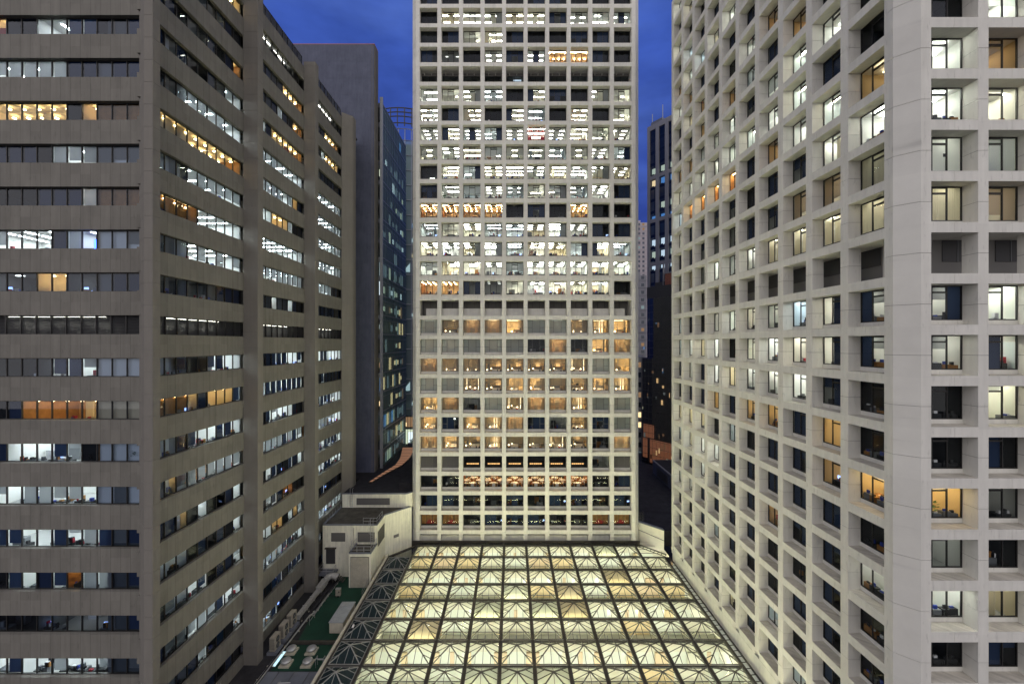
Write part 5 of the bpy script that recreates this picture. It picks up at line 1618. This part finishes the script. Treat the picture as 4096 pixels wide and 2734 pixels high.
# ------------------------------------------------------------------ light, sky, camera
def world():
    w = bpy.data.worlds.new("World"); scene.world = w; w.use_nodes = True
    nt = w.node_tree; nt.nodes.clear(); L = nt.links.new
    out = N(nt, "ShaderNodeOutputWorld"); bg = N(nt, "ShaderNodeBackground")
    sky = N(nt, "ShaderNodeTexSky", sky_type='NISHITA'); sky.sun_disc = False
    sky.sun_elevation = R(2); sky.sun_rotation = R(180)
    sky.ozone_density = 6.0; sky.dust_density = 0.3; sky.air_density = 1.6
    tc = N(nt, "ShaderNodeTexCoord"); sp = N(nt, "ShaderNodeSeparateXYZ"); L(tc.outputs["Generated"], sp.inputs[0])
    # dusk: deep blue tint over the sky model, darker low down, soft cloud streaks
    rp = N(nt, "ShaderNodeValToRGB")
    e = rp.color_ramp.elements
    e[0].position = 0.0; e[0].color = (.030, .045, .20, 1)
    e[1].position = 1.0; e[1].color = (.030, .055, .22, 1)
    q = e.new(.3); q.color = (.034, .068, .34, 1)
    q = e.new(.58); q.color = (.050, .108, .47, 1)
    L(sp.outputs[2], rp.inputs[0])
    mp = N(nt, "ShaderNodeMapping"); mp.inputs["Scale"].default_value = (1.5, 1.5, 4.0); L(tc.outputs["Generated"], mp.inputs[0])
    no = N(nt, "ShaderNodeTexNoise"); no.inputs["Scale"].default_value = 2.3; no.inputs["Detail"].default_value = 5; no.inputs["Roughness"].default_value = .5
    L(mp.outputs[0], no.inputs["Vector"])
    mr = N(nt, "ShaderNodeMapRange"); mr.inputs["From Min"].default_value = .42; mr.inputs["From Max"].default_value = .75
    mr.inputs["To Min"].default_value = 0; mr.inputs["To Max"].default_value = .55
    L(no.outputs["Fac"], mr.inputs["Value"])
    cl = N(nt, "ShaderNodeMix", data_type='RGBA'); cl.inputs["B"].default_value = (.10, .18, .50, 1)
    L(mr.outputs["Result"], cl.inputs["Factor"]); L(rp.outputs[0], cl.inputs["A"])
    n3 = N(nt, "ShaderNodeTexNoise"); n3.inputs["Scale"].default_value = 4.5; n3.inputs["Detail"].default_value = 4
    L(mp.outputs[0], n3.inputs["Vector"])
    m3 = N(nt, "ShaderNodeMapRange"); m3.inputs["From Min"].default_value = .35; m3.inputs["From Max"].default_value = .65
    m3.inputs["To Min"].default_value = .78; m3.inputs["To Max"].default_value = 1.12
    L(n3.outputs["Fac"], m3.inputs["Value"])
    d3 = N(nt, "ShaderNodeMix", data_type='RGBA', blend_type='MULTIPLY'); d3.inputs["Factor"].default_value = 1
    L(cl.outputs["Result"], d3.inputs["A"]); L(m3.outputs["Result"], d3.inputs["B"])
    cl = d3
    sc = N(nt, "ShaderNodeMix", data_type='RGBA', blend_type='ADD'); sc.inputs["Factor"].default_value = .004
    L(cl.outputs["Result"], sc.inputs["A"]); L(sky.outputs[0], sc.inputs["B"])
    bg.inputs[1].default_value = 1.0
    # the afterglow side (ahead) is brighter than the sky behind the camera
    bk = N(nt, "ShaderNodeMapRange"); bk.inputs["From Min"].default_value = -.5; bk.inputs["From Max"].default_value = .5
    bk.inputs["To Min"].default_value = .65; bk.inputs["To Max"].default_value = 1.0
    L(sp.outputs[1], bk.inputs["Value"])
    dm = N(nt, "ShaderNodeMix", data_type='RGBA', blend_type='MULTIPLY'); dm.inputs["Factor"].default_value = 1
    L(sc.outputs["Result"], dm.inputs["A"]); L(bk.outputs["Result"], dm.inputs["B"])
    L(dm.outputs["Result"], bg.inputs[0]); L(bg.outputs[0], out.inputs[0])

def sun():
    l = bpy.data.lights.new("city_glow", 'SUN'); l.energy = 2.8; l.angle = R(150); l.color = (1.0, .925, .81)
    o = bpy.data.objects.new("city_glow", l); col.objects.link(o)
    d = Vector((.08, 1, -.25))
    o.rotation_euler = d.to_track_quat('-Z', 'Y').to_euler()

def camera():
    c = bpy.data.cameras.new("camera"); o = bpy.data.objects.new("camera", c); col.objects.link(o)
    c.sensor_width = 36; c.lens = 36*F0/4096; c.shift_y = 5/4096
    c.clip_start = .1; c.clip_end = 5000
    o.location = (0, 0, CZ); o.rotation_euler = (R(90), 0, 0)
    scene.camera = o

ground(); central_tower(); right_building(); left_building(); skylight(); plant_room(); roof_things(); right_yard()
inside_things(); blank_tower(); glass_tower(); round_tower(); grid_tower(); dark_tower(); sliver_buildings()
world(); sun(); camera()

scene.render.engine = 'CYCLES'
cy = scene.cycles
cy.use_denoising = True
cy.max_bounces = 7; cy.diffuse_bounces = 3; cy.glossy_bounces = 3; cy.transmission_bounces = 4; cy.transparent_max_bounces = 12
cy.sample_clamp_indirect = 6; cy.sample_clamp_direct = 0
cy.caustics_reflective = False; cy.caustics_refractive = False
cy.use_light_tree = True
vs = scene.view_settings
vs.view_transform = 'Standard'; vs.look = 'None'; vs.exposure = 0; vs.gamma = 1
